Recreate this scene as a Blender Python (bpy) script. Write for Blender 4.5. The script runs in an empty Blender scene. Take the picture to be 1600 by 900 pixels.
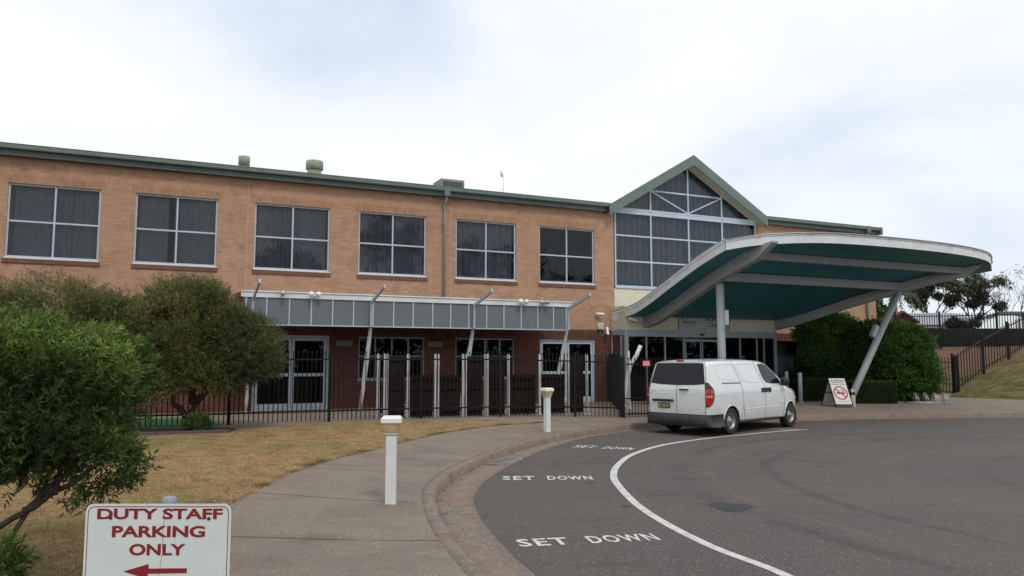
import bpy, bmesh, math, random
import numpy as np
from mathutils import Vector, Matrix
from mathutils.geometry import delaunay_2d_cdt
R = math.radians
random.seed(7)
rng = np.random.default_rng(11)
scn = bpy.context.scene
COL = scn.collection

# ------------------------------------------------------------------ camera
cd = bpy.data.cameras.new('camera'); cam = bpy.data.objects.new('camera', cd); COL.objects.link(cam)
cd.sensor_width = 36; cd.lens = 27.0; cd.clip_start = .05; cd.clip_end = 3000
cam.location = (0, 0, 1.93); cam.rotation_euler = (R(90) + math.atan(111 / 1200), 0, 0)
scn.camera = cam

# ------------------------------------------------------------------ sky and sun
SUN_EL, SUN_AZ = R(52), R(155)      # azimuth clockwise from +Y: behind the camera, to its right
w = bpy.data.worlds.new('World'); scn.world = w; w.use_nodes = True
nt = w.node_tree; nt.nodes.clear(); N = nt.nodes.new; Lk = nt.links.new
out = N('ShaderNodeOutputWorld'); bg = N('ShaderNodeBackground'); bg.inputs[1].default_value = .1
sky = N('ShaderNodeTexSky'); sky.sky_type = 'NISHITA'; sky.sun_disc = False
sky.sun_elevation = SUN_EL; sky.sun_rotation = SUN_AZ; sky.air_density = 1.2; sky.dust_density = 2.5
tc = N('ShaderNodeTexCoord'); mp = N('ShaderNodeMapping'); mp.inputs['Scale'].default_value = (1.0, 1.0, 2.1)
mp.inputs['Location'].default_value = (3.1, .4, 1.7)
Lk(tc.outputs['Generated'], mp.inputs[0])
n1 = N('ShaderNodeTexNoise'); n1.inputs['Scale'].default_value = 1.9; n1.inputs['Detail'].default_value = 7; n1.inputs['Roughness'].default_value = .52; n1.inputs['Distortion'].default_value = .25
Lk(mp.outputs[0], n1.inputs[0])
# broad darker cloud belly high to the left of the view
vd = N('ShaderNodeVectorMath'); vd.operation = 'DOT_PRODUCT'; vd.inputs[1].default_value = Vector((-.27, .85, .46)).normalized()
Lk(tc.outputs['Generated'], vd.inputs[0])
mr = N('ShaderNodeMapRange'); mr.interpolation_type = 'SMOOTHSTEP'; mr.inputs[1].default_value = .955; mr.inputs[2].default_value = 1.0; mr.inputs[3].default_value = 0; mr.inputs[4].default_value = .15
Lk(vd.outputs['Value'], mr.inputs[0])
ad = N('ShaderNodeMath'); ad.operation = 'SUBTRACT'; Lk(n1.outputs[0], ad.inputs[0]); Lk(mr.outputs[0], ad.inputs[1])
cr = N('ShaderNodeValToRGB'); e = cr.color_ramp.elements
e[0].position = .26; e[0].color = (6.2, 7.3, 8.8, 1); e[1].position = .60; e[1].color = (9.7, 9.85, 9.95, 1)
m_ = e.new(.44); m_.color = (8.7, 9.2, 9.75, 1)
Lk(ad.outputs[0], cr.inputs[0])
mx = N('ShaderNodeMixRGB'); mx.inputs[0].default_value = .93
Lk(sky.outputs[0], mx.inputs[1]); Lk(cr.outputs[0], mx.inputs[2]); Lk(mx.outputs[0], bg.inputs[0]); Lk(bg.outputs[0], out.inputs[0])
sd = bpy.data.lights.new('sun', 'SUN'); so = bpy.data.objects.new('sun', sd); COL.objects.link(so)
sd.energy = 1.2; sd.angle = R(12); sd.color = (1, .95, .87)
sdir = Vector((math.sin(SUN_AZ) * math.cos(SUN_EL), math.cos(SUN_AZ) * math.cos(SUN_EL), math.sin(SUN_EL)))
so.rotation_euler = (-sdir).to_track_quat('-Z', 'Y').to_euler(); so.location = (0, -10, 40)
scn.view_settings.view_transform = 'Standard'; scn.view_settings.look = 'None'
scn.view_settings.exposure = 0.12; scn.view_settings.gamma = 1; scn.view_settings.use_curve_mapping = False
scn.cycles.max_bounces = 8; scn.cycles.transparent_max_bounces = 16; scn.cycles.use_denoising = True

# ------------------------------------------------------------------ helpers
def tag(o, label=None, cat=None, group=None, kind=None):
    if label: o['label'] = label
    if cat: o['category'] = cat
    if group: o['group'] = group
    if kind: o['kind'] = kind
    return o
def empty(name, loc=(0, 0, 0), rz=0, **k):
    o = bpy.data.objects.new(name, None); COL.objects.link(o); o.location = loc; o.rotation_euler = (0, 0, rz); o.empty_display_size = .2
    return tag(o, **k)
def link_mesh(name, me, mat=None, parent=None, **k):
    o = bpy.data.objects.new(name, me); COL.objects.link(o)
    if mat is not None and not me.materials: me.materials.append(mat)
    if parent: o.parent = parent
    return tag(o, **k)
class MB:
    def __init__(s): s.v = []; s.f = []; s.sm = []
    def add(s, vs, fs, sm=False):
        b = len(s.v); s.v += [tuple(v) for v in vs]
        for f in fs: s.f.append([b + i for i in f]); s.sm.append(sm)
        return s
    def box(s, x0, x1, y0, y1, z0, z1, M=None):
        vs = [Vector((x, y, z)) for x in (x0, x1) for y in (y0, y1) for z in (z0, z1)]
        if M is not None: vs = [M @ v for v in vs]
        return s.add(vs, [(0, 1, 3, 2), (4, 6, 7, 5), (0, 4, 5, 1), (2, 3, 7, 6), (0, 2, 6, 4), (1, 5, 7, 3)])
    def quad(s, a, b, c, d): return s.add([a, b, c, d], [(0, 1, 2, 3)])
    def bar(s, p, q, wx, wz, up=(0, 0, 1)):
        p = Vector(p); q = Vector(q); d = q - p; L = d.length; d.normalize(); up = Vector(up)
        if abs(d.dot(up)) > .98: up = Vector((1, 0, 0))
        a = d.cross(up).normalized(); b = a.cross(d)
        vs = [p + a * i * wx / 2 + b * j * wz / 2 + d * k * L for i in (-1, 1) for j in (-1, 1) for k in (0, 1)]
        return s.add(vs, [(0, 1, 3, 2), (4, 6, 7, 5), (0, 4, 5, 1), (2, 3, 7, 6), (0, 2, 6, 4), (1, 5, 7, 3)])
    def tube(s, pts, r, n=8, closed=False, cap=True):
        pts = [Vector(p) for p in pts]; m = len(pts); rr = r if isinstance(r, (list, tuple)) else [r] * m
        b = len(s.v); prev = None
        for i, p in enumerate(pts):
            if closed: t = pts[(i + 1) % m] - pts[i - 1]
            else: t = pts[min(i + 1, m - 1)] - pts[max(i - 1, 0)]
            t.normalize()
            if prev is None:
                a = t.cross(Vector((0, 0, 1)))
                if a.length < .05: a = t.cross(Vector((1, 0, 0)))
            else: a = prev - t * prev.dot(t)
            a.normalize(); prev = a; c = t.cross(a)
            for j in range(n):
                an = 2 * math.pi * j / n
                s.v.append(tuple(p + (a * math.cos(an) + c * math.sin(an)) * rr[i]))
        for i in range(m if closed else m - 1):
            for j in range(n):
                i2 = (i + 1) % m; j2 = (j + 1) % n
                s.f.append([b + i * n + j, b + i * n + j2, b + i2 * n + j2, b + i2 * n + j]); s.sm.append(True)
        if cap and not closed:
            s.f.append([b + j for j in range(n)][::-1]); s.sm.append(False)
            s.f.append([b + (m - 1) * n + j for j in range(n)]); s.sm.append(False)
        return s
    def lathe(s, prof, n=24, c=(0, 0, 0), M=None):
        b = len(s.v); c = Vector(c)
        for r, z in prof:
            for j in range(n):
                a = 2 * math.pi * j / n; v = Vector((r * math.cos(a), r * math.sin(a), z))
                if M is not None: v = M @ v
                s.v.append(tuple(c + v))
        for i in range(len(prof) - 1):
            for j in range(n):
                j2 = (j + 1) % n; s.f.append([b + i * n + j, b + i * n + j2, b + (i + 1) * n + j2, b + (i + 1) * n + j]); s.sm.append(True)
        return s
    def prism(s, poly, h, axis_fn):
        """poly: 2D outline; axis_fn(u, v, t) -> point; thickness from t=0 to t=h"""
        n = len(poly); vs = [axis_fn(a, b_, 0) for a, b_ in poly] + [axis_fn(a, b_, h) for a, b_ in poly]
        fs = [list(range(n))[::-1], list(range(n, 2 * n))] + [[i, (i + 1) % n, n + (i + 1) % n, n + i] for i in range(n)]
        return s.add(vs, fs)
    def build(s, name, mat, parent=None, bevel=0, fixn=True, **k):
        me = bpy.data.meshes.new(name); me.from_pydata(s.v, [], s.f)
        me.polygons.foreach_set('use_smooth', s.sm)
        if fixn:
            bm = bmesh.new(); bm.from_mesh(me); bmesh.ops.recalc_face_normals(bm, faces=bm.faces)
            bm.to_mesh(me); bm.free()
        me.materials.append(mat); me.update()
        o = link_mesh(name, me, None, parent, **k)
        if bevel:
            md = o.modifiers.new('bevel', 'BEVEL'); md.width = bevel; md.segments = 2; md.limit_method = 'ANGLE'; md.angle_limit = R(40)
        return o
def copy_tree(o, parent=None):
    c = o.copy(); COL.objects.link(c); c.parent = parent
    for ch in o.children: copy_tree(ch, c)
    return c
def text_mb(body, x0, x1, z0, z1, bold=.0, fn=None, res=3, thick=0.0, space=1.0):
    """flat lettering scaled into a box; fn(u, v) -> point"""
    cu = bpy.data.curves.new('t', 'FONT'); cu.body = body; cu.size = 1; cu.offset = bold; cu.resolution_u = res; cu.space_character = space
    to = bpy.data.objects.new('t', cu); COL.objects.link(to); bpy.context.view_layer.update()
    me = to.to_mesh(); vs = np.array([v.co[:] for v in me.vertices]); fs = [list(p.vertices) for p in me.polygons]
    to.to_mesh_clear(); bpy.data.objects.remove(to); bpy.data.curves.remove(cu)
    lo = vs.min(0); hi = vs.max(0)
    U = x0 + (vs[:, 0] - lo[0]) / (hi[0] - lo[0]) * (x1 - x0); V = z0 + (vs[:, 1] - lo[1]) / (hi[1] - lo[1]) * (z1 - z0)
    mb = MB(); mb.add([fn(a, b) for a, b in zip(U, V)], fs); return mb

# ------------------------------------------------------------------ materials
def mat(name, col=(.5, .5, .5), rough=.6, metal=0, spec=.5, coat=0, bump=0, bscale=40, var=0, vscale=3, alpha=None):
    m = bpy.data.materials.new(name); m.use_nodes = True; t = m.node_tree; b = t.nodes['Principled BSDF']
    b.inputs['Base Color'].default_value = (*col, 1); b.inputs['Roughness'].default_value = rough; b.inputs['Metallic'].default_value = metal
    b.inputs['Specular IOR Level'].default_value = spec; b.inputs['Coat Weight'].default_value = coat
    tcn = t.nodes.new('ShaderNodeTexCoord')
    if var:
        nn = t.nodes.new('ShaderNodeTexNoise'); nn.inputs['Scale'].default_value = vscale; nn.inputs['Detail'].default_value = 6; nn.inputs['Roughness'].default_value = .65
        t.links.new(tcn.outputs['Object'], nn.inputs[0])
        r = t.nodes.new('ShaderNodeMapRange'); r.inputs[1].default_value = .3; r.inputs[2].default_value = .7; r.inputs[3].default_value = 1 - var; r.inputs[4].default_value = 1 + var
        t.links.new(nn.outputs[0], r.inputs[0])
        mm = t.nodes.new('ShaderNodeVectorMath'); mm.operation = 'SCALE'; mm.inputs[0].default_value = col
        t.links.new(r.outputs[0], mm.inputs['Scale']); t.links.new(mm.outputs[0], b.inputs['Base Color'])
    if bump:
        nb = t.nodes.new('ShaderNodeTexNoise'); nb.inputs['Scale'].default_value = bscale; nb.inputs['Detail'].default_value = 4
        t.links.new(tcn.outputs['Object'], nb.inputs[0])
        bp = t.nodes.new('ShaderNodeBump'); bp.inputs['Strength'].default_value = bump; bp.inputs['Distance'].default_value = .01
        t.links.new(nb.outputs[0], bp.inputs['Height']); t.links.new(bp.outputs[0], b.inputs['Normal'])
    return m
class NG:
    """tiny node helper"""
    def __init__(s, name):
        s.m = bpy.data.materials.new(name); s.m.use_nodes = True; s.t = s.m.node_tree; s.b = s.t.nodes['Principled BSDF']; s.tc = s.t.nodes.new('ShaderNodeTexCoord')
    def n(s, typ, **k):
        x = s.t.nodes.new('ShaderNode' + typ)
        for a, v in k.items():
            if hasattr(x, a): setattr(x, a, v)
        return x
    def l(s, a, b): s.t.links.new(a, b)
    def noise(s, scale, detail=5, rough=.6, src=None, dist=0):
        x = s.n('TexNoise'); x.inputs['Scale'].default_value = scale; x.inputs['Detail'].default_value = detail; x.inputs['Roughness'].default_value = rough; x.inputs['Distortion'].default_value = dist
        s.l(src or s.tc.outputs['Object'], x.inputs[0]); return x.outputs[0]
    def ramp(s, fac, stops):
        x = s.n('ValToRGB'); el = x.color_ramp.elements
        while len(el) > 1: el.remove(el[-1])
        el[0].position = stops[0][0]; el[0].color = (*stops[0][1], 1)
        for p, c in stops[1:]: q = el.new(p); q.color = (*c, 1)
        s.l(fac, x.inputs[0]); return x.outputs[0]
    def mix(s, fac, a, b, mode='MIX'):
        x = s.n('MixRGB'); x.blend_type = mode
        for i, v in enumerate((fac, a, b)):
            if isinstance(v, (int, float)): x.inputs[i].default_value = v
            elif isinstance(v, tuple): x.inputs[i].default_value = (*v, 1)
            else: s.l(v, x.inputs[i])
        return x.outputs[0]
    def rng(s, v, a, b, c, d, smooth=False):
        x = s.n('MapRange'); x.interpolation_type = 'SMOOTHSTEP' if smooth else 'LINEAR'
        for i, q in enumerate((a, b, c, d)): x.inputs[i + 1].default_value = q
        s.l(v, x.inputs[0]); return x.outputs[0]
    def bump(s, h, st, dist=.01):
        x = s.n('Bump'); x.inputs['Strength'].default_value = st; x.inputs['Distance'].default_value = dist
        s.l(h, x.inputs['Height']); s.l(x.outputs[0], s.b.inputs['Normal'])

def brick_mat(name, c1, c2, mortar, dark, soldier=False, stain=.5):
    g = NG(name)
    sp = g.n('SeparateXYZ'); g.l(g.tc.outputs['Object'], sp.inputs[0])
    sn = g.n('SeparateXYZ'); g.l(g.tc.outputs['Normal'], sn.inputs[0])
    ab = g.n('Math', operation='ABSOLUTE'); g.l(sn.outputs[0], ab.inputs[0])
    gt = g.n('Math', operation='GREATER_THAN'); gt.inputs[1].default_value = .6; g.l(ab.outputs[0], gt.inputs[0])
    mxx = g.n('Mix'); mxx.data_type = 'FLOAT'; g.l(gt.outputs[0], mxx.inputs[0]); g.l(sp.outputs[0], mxx.inputs[2]); g.l(sp.outputs[1], mxx.inputs[3])
    cb = g.n('CombineXYZ')
    if soldier: g.l(mxx.outputs[0], cb.inputs[1]); g.l(sp.outputs[2], cb.inputs[0])
    else: g.l(mxx.outputs[0], cb.inputs[0]); g.l(sp.outputs[2], cb.inputs[1])
    bt = g.n('TexBrick'); bt.offset = .5 if not soldier else 0
    bt.inputs['Scale'].default_value = 1; bt.inputs['Brick Width'].default_value = .24 if not soldier else .25; bt.inputs['Row Height'].default_value = .086
    bt.inputs['Mortar Size'].default_value = .006; bt.inputs['Mortar Smooth'].default_value = .3; bt.inputs['Bias'].default_value = 0
    bt.inputs['Color1'].default_value = (*c1, 1); bt.inputs['Color2'].default_value = (*c2, 1); bt.inputs['Mortar'].default_value = (*mortar, 1)
    g.l(cb.outputs[0], bt.inputs[0])
    big = g.noise(.55, 6, .7); mid = g.noise(2.6, 6, .75)
    c = g.mix(g.rng(mid, .35, .75, 0, .45), bt.outputs[0], dark)
    c = g.mix(g.rng(big, .35, .68, 0, stain), c, tuple(x * .72 for x in c1))
    # open, dark perpends here and there
    mb_ = g.noise(1.3, 2, .5)
    dk = g.n('Math', operation='MULTIPLY'); g.l(g.rng(mb_, .54, .66, 0, .75), dk.inputs[0]); g.l(bt.outputs[1], dk.inputs[1])
    c = g.mix(dk.outputs[0], c, (.06, .04, .03))
    # scattered odd dark bricks
    mp_ = g.n('Mapping'); mp_.inputs['Scale'].default_value = (4.17, 11.6, 1); g.l(cb.outputs[0], mp_.inputs[0])
    wn = g.n('TexVoronoi'); wn.inputs['Scale'].default_value = 1; wn.inputs['Randomness'].default_value = .3; g.l(mp_.outputs[0], wn.inputs[0])
    sc = g.n('SeparateColor'); g.l(wn.outputs['Color'], sc.inputs[0])
    c = g.mix(g.rng(sc.outputs[0], .7, 1, 0, .35), c, tuple(x * .6 for x in c2))
    g.l(c, g.b.inputs['Base Color']); g.b.inputs['Roughness'].default_value = .9; g.b.inputs['Specular IOR Level'].default_value = .25
    inv = g.n('Math', operation='SUBTRACT'); inv.inputs[0].default_value = 1; g.l(bt.outputs[1], inv.inputs[1])
    g.bump(inv.outputs[0], .5, .008); return g.m

M = {}
M['brick'] = brick_mat('orange_brick', (.495, .30, .197), (.42, .236, .15), (.49, .37, .28), (.35, .18, .112))
M['brick_soldier'] = brick_mat('orange_brick_on_end', (.46, .26, .165), (.37, .19, .12), (.43, .31, .22), (.32, .16, .105), soldier=True)
M['brick_dark'] = brick_mat('red_brick', (.150, .052, .036), (.105, .038, .028), (.20, .145, .12), (.075, .03, .024), stain=.35)
M['brick_dark_soldier'] = brick_mat('red_brick_on_end', (.150, .052, .036), (.105, .038, .028), (.20, .145, .12), (.075, .03, .024), soldier=True, stain=.35)
M['sill_brick'] = brick_mat('sill_brick', (.23, .11, .072), (.18, .085, .058), (.13, .085, .065), (.12, .055, .04), soldier=True)
M['green'] = mat('green_paint', (.125, .17, .15), .45, var=.14, vscale=2.5)
M['green_dark'] = mat('dark_green_fascia', (.068, .092, .084), .5, var=.2, vscale=2.5)
M['pipe_green'] = mat('downpipe_green', (.22, .28, .22), .45, var=.15)
M['roof'] = mat('roof_sheet', (.16, .2, .18), .5, var=.2)
M['alu'] = mat('window_frame_paint', (.44, .52, .60), .4, var=.08)
M['alu_dull'] = mat('door_frame_paint', (.30, .35, .39), .45, var=.12)
M['curtain'] = mat('curtain_cloth', (.36, .37, .38), .95, var=.15)
M['inside'] = mat('interior_plaster', (.12, .12, .125), .9)
M['inside_dark'] = mat('interior_shade', (.03, .03, .035), .9)
M['cream'] = mat('cream_panel', (.60, .56, .44), .6, var=.1, vscale=1.5)
M['teal'] = mat('teal_soffit', (.032, .185, .21), .5, var=.25, vscale=1.2)
M['white'] = mat('white_paint', (.66, .68, .69), .45, var=.1, vscale=2.2)
M['grey_beam'] = mat('grey_beam_paint', (.31, .315, .325), .5, var=.08)
M['grey_post'] = mat('grey_post_paint', (.42, .45, .47), .45, var=.08)
M['black'] = mat('black_steel', (.010, .010, .012), .5, spec=.2)
M['timber'] = mat('brown_timber', (.021, .012, .011), .8, spec=.12, var=.35, vscale=5)
M['screen_post'] = mat('screen_post_paint', (.50, .51, .52), .5, var=.15, vscale=5)
M['sealant'] = mat('pale_sealant', (.50, .42, .34), .8)
M['galv'] = mat('galvanised_steel', (.42, .44, .45), .4, metal=.7, var=.15)
M['steel'] = mat('steel_tube', (.50, .50, .50), .35, metal=.6)
M['concrete_lid'] = mat('vent_metal', (.32, .36, .27), .7, var=.35, vscale=4)
M['white_plastic'] = mat('white_plastic', (.78, .78, .76), .4)
M['tan_plastic'] = mat('tan_diffuser', (.50, .35, .20), .35, var=.3, vscale=7)
M['dark_plastic'] = mat('dark_plastic', (.02, .021, .023), .5)
M['panel_grey'] = mat('awning_panel', (.135, .158, .175), .35, var=.06, vscale=1)
M['sign_white'] = mat('sign_white', (.60, .66, .65), .4, var=.07, vscale=4)
M['maroon'] = mat('maroon_lettering', (.23, .012, .022), .4)
M['navy_text'] = mat('dark_lettering', (.02, .025, .05), .5)
M['red'] = mat('sign_red', (.55, .02, .02), .4)
M['bark'] = mat('bark', (.055, .042, .034), .95, spec=.15, bump=.8, bscale=18, var=.45, vscale=9)
M['bark_pale'] = mat('pale_bark', (.19, .15, .12), .9, var=.3)
M['tile_red'] = mat('red_roof_tiles', (.14, .03, .025), .8)
M['roof_grey'] = mat('pale_metal_roof', (.30, .33, .36), .5, var=.2, vscale=.4)
M['roof_dark'] = mat('dark_metal_roof', (.10, .10, .105), .7)
M['house_wall'] = mat('house_wall', (.42, .38, .32), .8)
M['weather_wall'] = mat('pale_house_wall', (.52, .54, .55), .8)

def glass_mat(name, tint, rough=.01, refl=1.0):
    m = bpy.data.materials.new(name); m.use_nodes = True; t = m.node_tree; t.nodes.clear()
    o = t.nodes.new('ShaderNodeOutputMaterial'); mixs = t.nodes.new('ShaderNodeMixShader')
    tr = t.nodes.new('ShaderNodeBsdfTransparent'); tr.inputs[0].default_value = (*tint, 1)
    gl_ = t.nodes.new('ShaderNodeBsdfGlossy'); gl_.inputs['Roughness'].default_value = rough; gl_.inputs[0].default_value = (.9, .95, 1, 1)
    fr = t.nodes.new('ShaderNodeFresnel'); fr.inputs[0].default_value = 1.45
    mu = t.nodes.new('ShaderNodeMath'); mu.operation = 'MULTIPLY'; mu.inputs[1].default_value = refl
    # faint wobble of float glass
    tcn = t.nodes.new('ShaderNodeTexCoord'); nz = t.nodes.new('ShaderNodeTexNoise'); nz.inputs['Scale'].default_value = 1.4
    bp = t.nodes.new('ShaderNodeBump'); bp.inputs['Strength'].default_value = .05; bp.inputs['Distance'].default_value = .02
    t.links.new(tcn.outputs['Object'], nz.inputs[0]); t.links.new(nz.outputs[0], bp.inputs['Height']); t.links.new(bp.outputs[0], gl_.inputs['Normal'])
    t.links.new(fr.outputs[0], mu.inputs[0]); t.links.new(mu.outputs[0], mixs.inputs[0]); t.links.new(tr.outputs[0], mixs.inputs[1]); t.links.new(gl_.outputs[0], mixs.inputs[2]); t.links.new(mixs.outputs[0], o.inputs[0])
    return m
M['glass'] = glass_mat('tinted_glass', (.60, .63, .68), refl=1.0)
M['glass_dark'] = glass_mat('dark_glass', (.35, .37, .42), refl=.6)
M['glass_van'] = glass_mat('privacy_glass', (.05, .05, .055), refl=1.1)

# ground materials
g = NG('asphalt')
fine = g.noise(95, 4, .8); mid = g.noise(38, 4, .6); big = g.noise(.28, 6, .6, dist=.6)
vor = g.n('TexVoronoi'); vor.inputs['Scale'].default_value = 70; g.l(g.tc.outputs['Object'], vor.inputs[0])
svc = g.n('SeparateColor'); g.l(vor.outputs['Color'], svc.inputs[0])
c = g.ramp(fine, [(.32, (.030, .026, .026)), (.5, (.092, .083, .080)), (.66, (.21, .19, .18))])
c = g.mix(g.rng(svc.outputs[0], .90, .98, 0, .75), c, (.34, .31, .28))
c = g.mix(g.rng(mid, .3, .7, 0, .35), c, (.06, .053, .053))
c = g.mix(g.rng(big, .42, .62, 0, .38), c, (.135, .118, .108))
mpg = g.n('Mapping'); mpg.inputs['Scale'].default_value = (.5, 1.6, 1); mpg.inputs['Rotation'].default_value = (0, 0, .5); g.l(g.tc.outputs['Object'], mpg.inputs[0])
c = g.mix(g.rng(g.noise(.8, 5, .6, src=mpg.outputs[0], dist=1.5), .55, .7, 0, .35), c, (.045, .042, .043))
dc = g.n('VectorMath', operation='DISTANCE'); dc.inputs[1].default_value = (11.4, 11.8, 0); g.l(g.tc.outputs['Object'], dc.inputs[0])
wob = g.n('Math', operation='MULTIPLY_ADD'); wob.inputs[1].default_value = .7; g.l(g.noise(.35, 3, .5), wob.inputs[0]); g.l(dc.outputs['Value'], wob.inputs[2])
msk = g.noise(.5, 4, .6)
for (r0, wd0, amt, colr) in ((9.0, .22, .5, (.045, .041, .040)), (8.55, .16, .4, (.165, .145, .13)), (7.5, .20, .5, (.045, .042, .041)), (5.6, .3, .35, (.15, .13, .12)), (4.1, .25, .4, (.048, .045, .044))):
    s1 = g.n('Math', operation='SUBTRACT'); s1.inputs[1].default_value = r0; g.l(wob.outputs[0], s1.inputs[0]); a1 = g.n('Math', operation='ABSOLUTE'); g.l(s1.outputs[0], a1.inputs[0])
    m1 = g.n('Math', operation='MULTIPLY'); g.l(g.rng(a1.outputs[0], 0, wd0, amt, 0, True), m1.inputs[0]); g.l(g.rng(msk, .38, .6, .15, 1), m1.inputs[1]); c = g.mix(m1.outputs[0], c, colr)
v2 = g.n('TexVoronoi'); v2.inputs['Scale'].default_value = .9; g.l(g.tc.outputs['Object'], v2.inputs[0])
c = g.mix(g.rng(v2.outputs['Distance'], .05, .11, .55, 0, True), c, (.035, .033, .033))
c = g.mix(1.0, c, (.92, .885, .87), 'MULTIPLY')
g.l(c, g.b.inputs['Base Color']); g.b.inputs['Roughness'].default_value = .88; g.b.inputs['Specular IOR Level'].default_value = .3
g.bump(fine, .6, .006); M['asphalt'] = g.m
M['patch'] = mat('patch_asphalt', (.032, .033, .035), .8, bump=.4, bscale=150, var=.2, vscale=60)

g = NG('concrete_path')
f1 = g.noise(60, 5, .8); f2 = g.noise(9, 6, .7); f3 = g.noise(.9, 7, .68, dist=.5)
c = g.ramp(f1, [(.32, (.10, .078, .062)), (.5, (.225, .182, .145)), (.66, (.39, .33, .27))])
c = g.mix(g.rng(f2, .35, .7, 0, .4), c, (.17, .137, .115))
c = g.mix(g.rng(f3, .46, .70, 0, .55), c, (.12, .098, .085))
c = g.mix(g.rng(f3, .28, .42, .3, 0), c, (.32, .285, .25))
wv = g.n('TexWave'); wv.inputs['Scale'].default_value = 28; wv.inputs['Distortion'].default_value = 3; g.l(g.tc.outputs['Object'], wv.inputs[0])
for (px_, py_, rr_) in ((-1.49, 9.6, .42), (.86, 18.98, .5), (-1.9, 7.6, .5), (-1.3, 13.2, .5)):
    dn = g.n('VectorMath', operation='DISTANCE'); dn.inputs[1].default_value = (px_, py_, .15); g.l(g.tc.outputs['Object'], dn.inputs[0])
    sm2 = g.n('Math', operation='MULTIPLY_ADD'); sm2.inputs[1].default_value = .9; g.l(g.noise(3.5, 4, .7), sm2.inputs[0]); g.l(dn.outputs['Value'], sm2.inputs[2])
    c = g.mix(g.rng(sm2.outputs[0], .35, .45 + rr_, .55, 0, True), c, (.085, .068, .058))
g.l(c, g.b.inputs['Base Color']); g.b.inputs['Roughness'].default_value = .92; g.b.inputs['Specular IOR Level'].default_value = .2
g.bump(f1, .5, .008); M['path'] = g.m

g = NG('kerb_concrete')
f1 = g.noise(55, 5, .8); f2 = g.noise(5, 6, .75)
c = g.ramp(f1, [(.32, (.08, .062, .048)), (.5, (.22, .175, .138)), (.68, (.42, .35, .29))])
c = g.mix(g.rng(f2, .4, .65, 0, .6), c, (.095, .075, .06))
c = g.mix(g.rng(g.noise(1.7, 5, .7), .48, .62, 0, .5), c, (.23, .135, .09))
g.l(c, g.b.inputs['Base Color']); g.b.inputs['Roughness'].default_value = .95; g.bump(f1, .7, .01); M['kerb'] = g.m

g = NG('dry_lawn')
f1 = g.noise(60, 5, .75); f2 = g.noise(3.2, 6, .7); f3 = g.noise(.42, 5, .6, dist=.4)
c = g.ramp(f1, [(.3, (.15, .08, .035)), (.5, (.35, .225, .105)), (.68, (.55, .39, .20))])
c = g.mix(g.rng(f2, .45, .57, 0, .75), c, (.22, .12, .055))
c = g.mix(g.rng(g.noise(11, 5, .75), .52, .62, 0, .6), c, (.50, .40, .25))
c = g.mix(g.rng(f3, .50, .62, 0, .65), c, (.20, .205, .06))
g.l(c, g.b.inputs['Base Color']); g.b.inputs['Roughness'].default_value = 1; g.b.inputs['Specular IOR Level'].default_value = .1
g.bump(f1, 1, .03); M['lawn'] = g.m
g = NG('bank_grass')
f1 = g.noise(22, 5, .75); f2 = g.noise(1.6, 6, .7, dist=.6); f3 = g.noise(.35, 4, .6)
c = g.ramp(f1, [(.25, (.07, .065, .022)), (.5, (.135, .125, .045)), (.75, (.23, .20, .085))])
c = g.mix(g.rng(f2, .44, .58, 0, .75), c, (.05, .05, .018))
c = g.mix(g.rng(g.noise(.9, 6, .75), .48, .6, 0, .7), c, (.22, .15, .08))
# bare orange soil on the far cutting behind the gate
sp = g.n('SeparateXYZ'); g.l(g.tc.outputs['Object'], sp.inputs[0])
yy = g.n('Math', operation='MULTIPLY_ADD'); yy.inputs[1].default_value = 1.0; g.l(sp.outputs[1], yy.inputs[0])
g.l(g.rng(f2, 0, 1, -1.2, 1.2), yy.inputs[2])
c = g.mix(g.rng(yy.outputs[0], 39.5, 41.5, 0, .9), c, (.17, .10, .07))
g.l(c, g.b.inputs['Base Color']); g.b.inputs['Roughness'].default_value = 1; g.b.inputs['Specular IOR Level'].default_value = .1
g.bump(f1, 1, .05); M['bank'] = g.m
M['mulch'] = mat('mulch', (.055, .038, .03), 1, bump=1, bscale=60, var=.5, vscale=30)
M['turf'] = mat('green_turf', (.03, .16, .045), .9, bump=.5, bscale=90, var=.25, vscale=25)
M['ground'] = mat('ground_soil', (.17, .13, .08), 1, var=.3, vscale=.2)
g = NG('road_paint'); f1 = g.noise(90, 4, .8); f2 = g.noise(6, 3, .6)
c = g.mix(g.rng(f1, .50, .62, 0, .8), (.66, .65, .62), (.14, .13, .13)); c = g.mix(g.rng(f2, .45, .65, 0, .5), c, (.28, .26, .25))
g.l(c, g.b.inputs['Base Color']); g.b.inputs['Roughness'].default_value = .7; M['paint'] = g.m

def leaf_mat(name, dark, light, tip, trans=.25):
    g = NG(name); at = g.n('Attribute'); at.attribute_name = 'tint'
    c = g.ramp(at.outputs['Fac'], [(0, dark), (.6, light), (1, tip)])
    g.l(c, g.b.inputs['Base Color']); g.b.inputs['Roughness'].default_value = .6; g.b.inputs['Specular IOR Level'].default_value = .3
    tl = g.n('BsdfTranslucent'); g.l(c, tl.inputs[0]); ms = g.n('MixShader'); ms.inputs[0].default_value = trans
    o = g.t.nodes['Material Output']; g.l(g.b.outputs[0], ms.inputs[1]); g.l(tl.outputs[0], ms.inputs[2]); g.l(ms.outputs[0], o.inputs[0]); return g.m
M['leaf_shrub'] = leaf_mat('shrub_leaf', (.030, .052, .014), (.090, .145, .028), (.235, .32, .065))
M['leaf_tree'] = leaf_mat('feathery_leaf', (.050, .058, .022), (.135, .15, .045), (.27, .21, .12))
M['leaf_bush'] = leaf_mat('glossy_bush_leaf', (.026, .070, .016), (.085, .19, .035), (.22, .34, .06))
M['leaf_hedge'] = leaf_mat('box_leaf', (.025, .045, .015), (.055, .085, .025), (.12, .14, .04))
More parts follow.
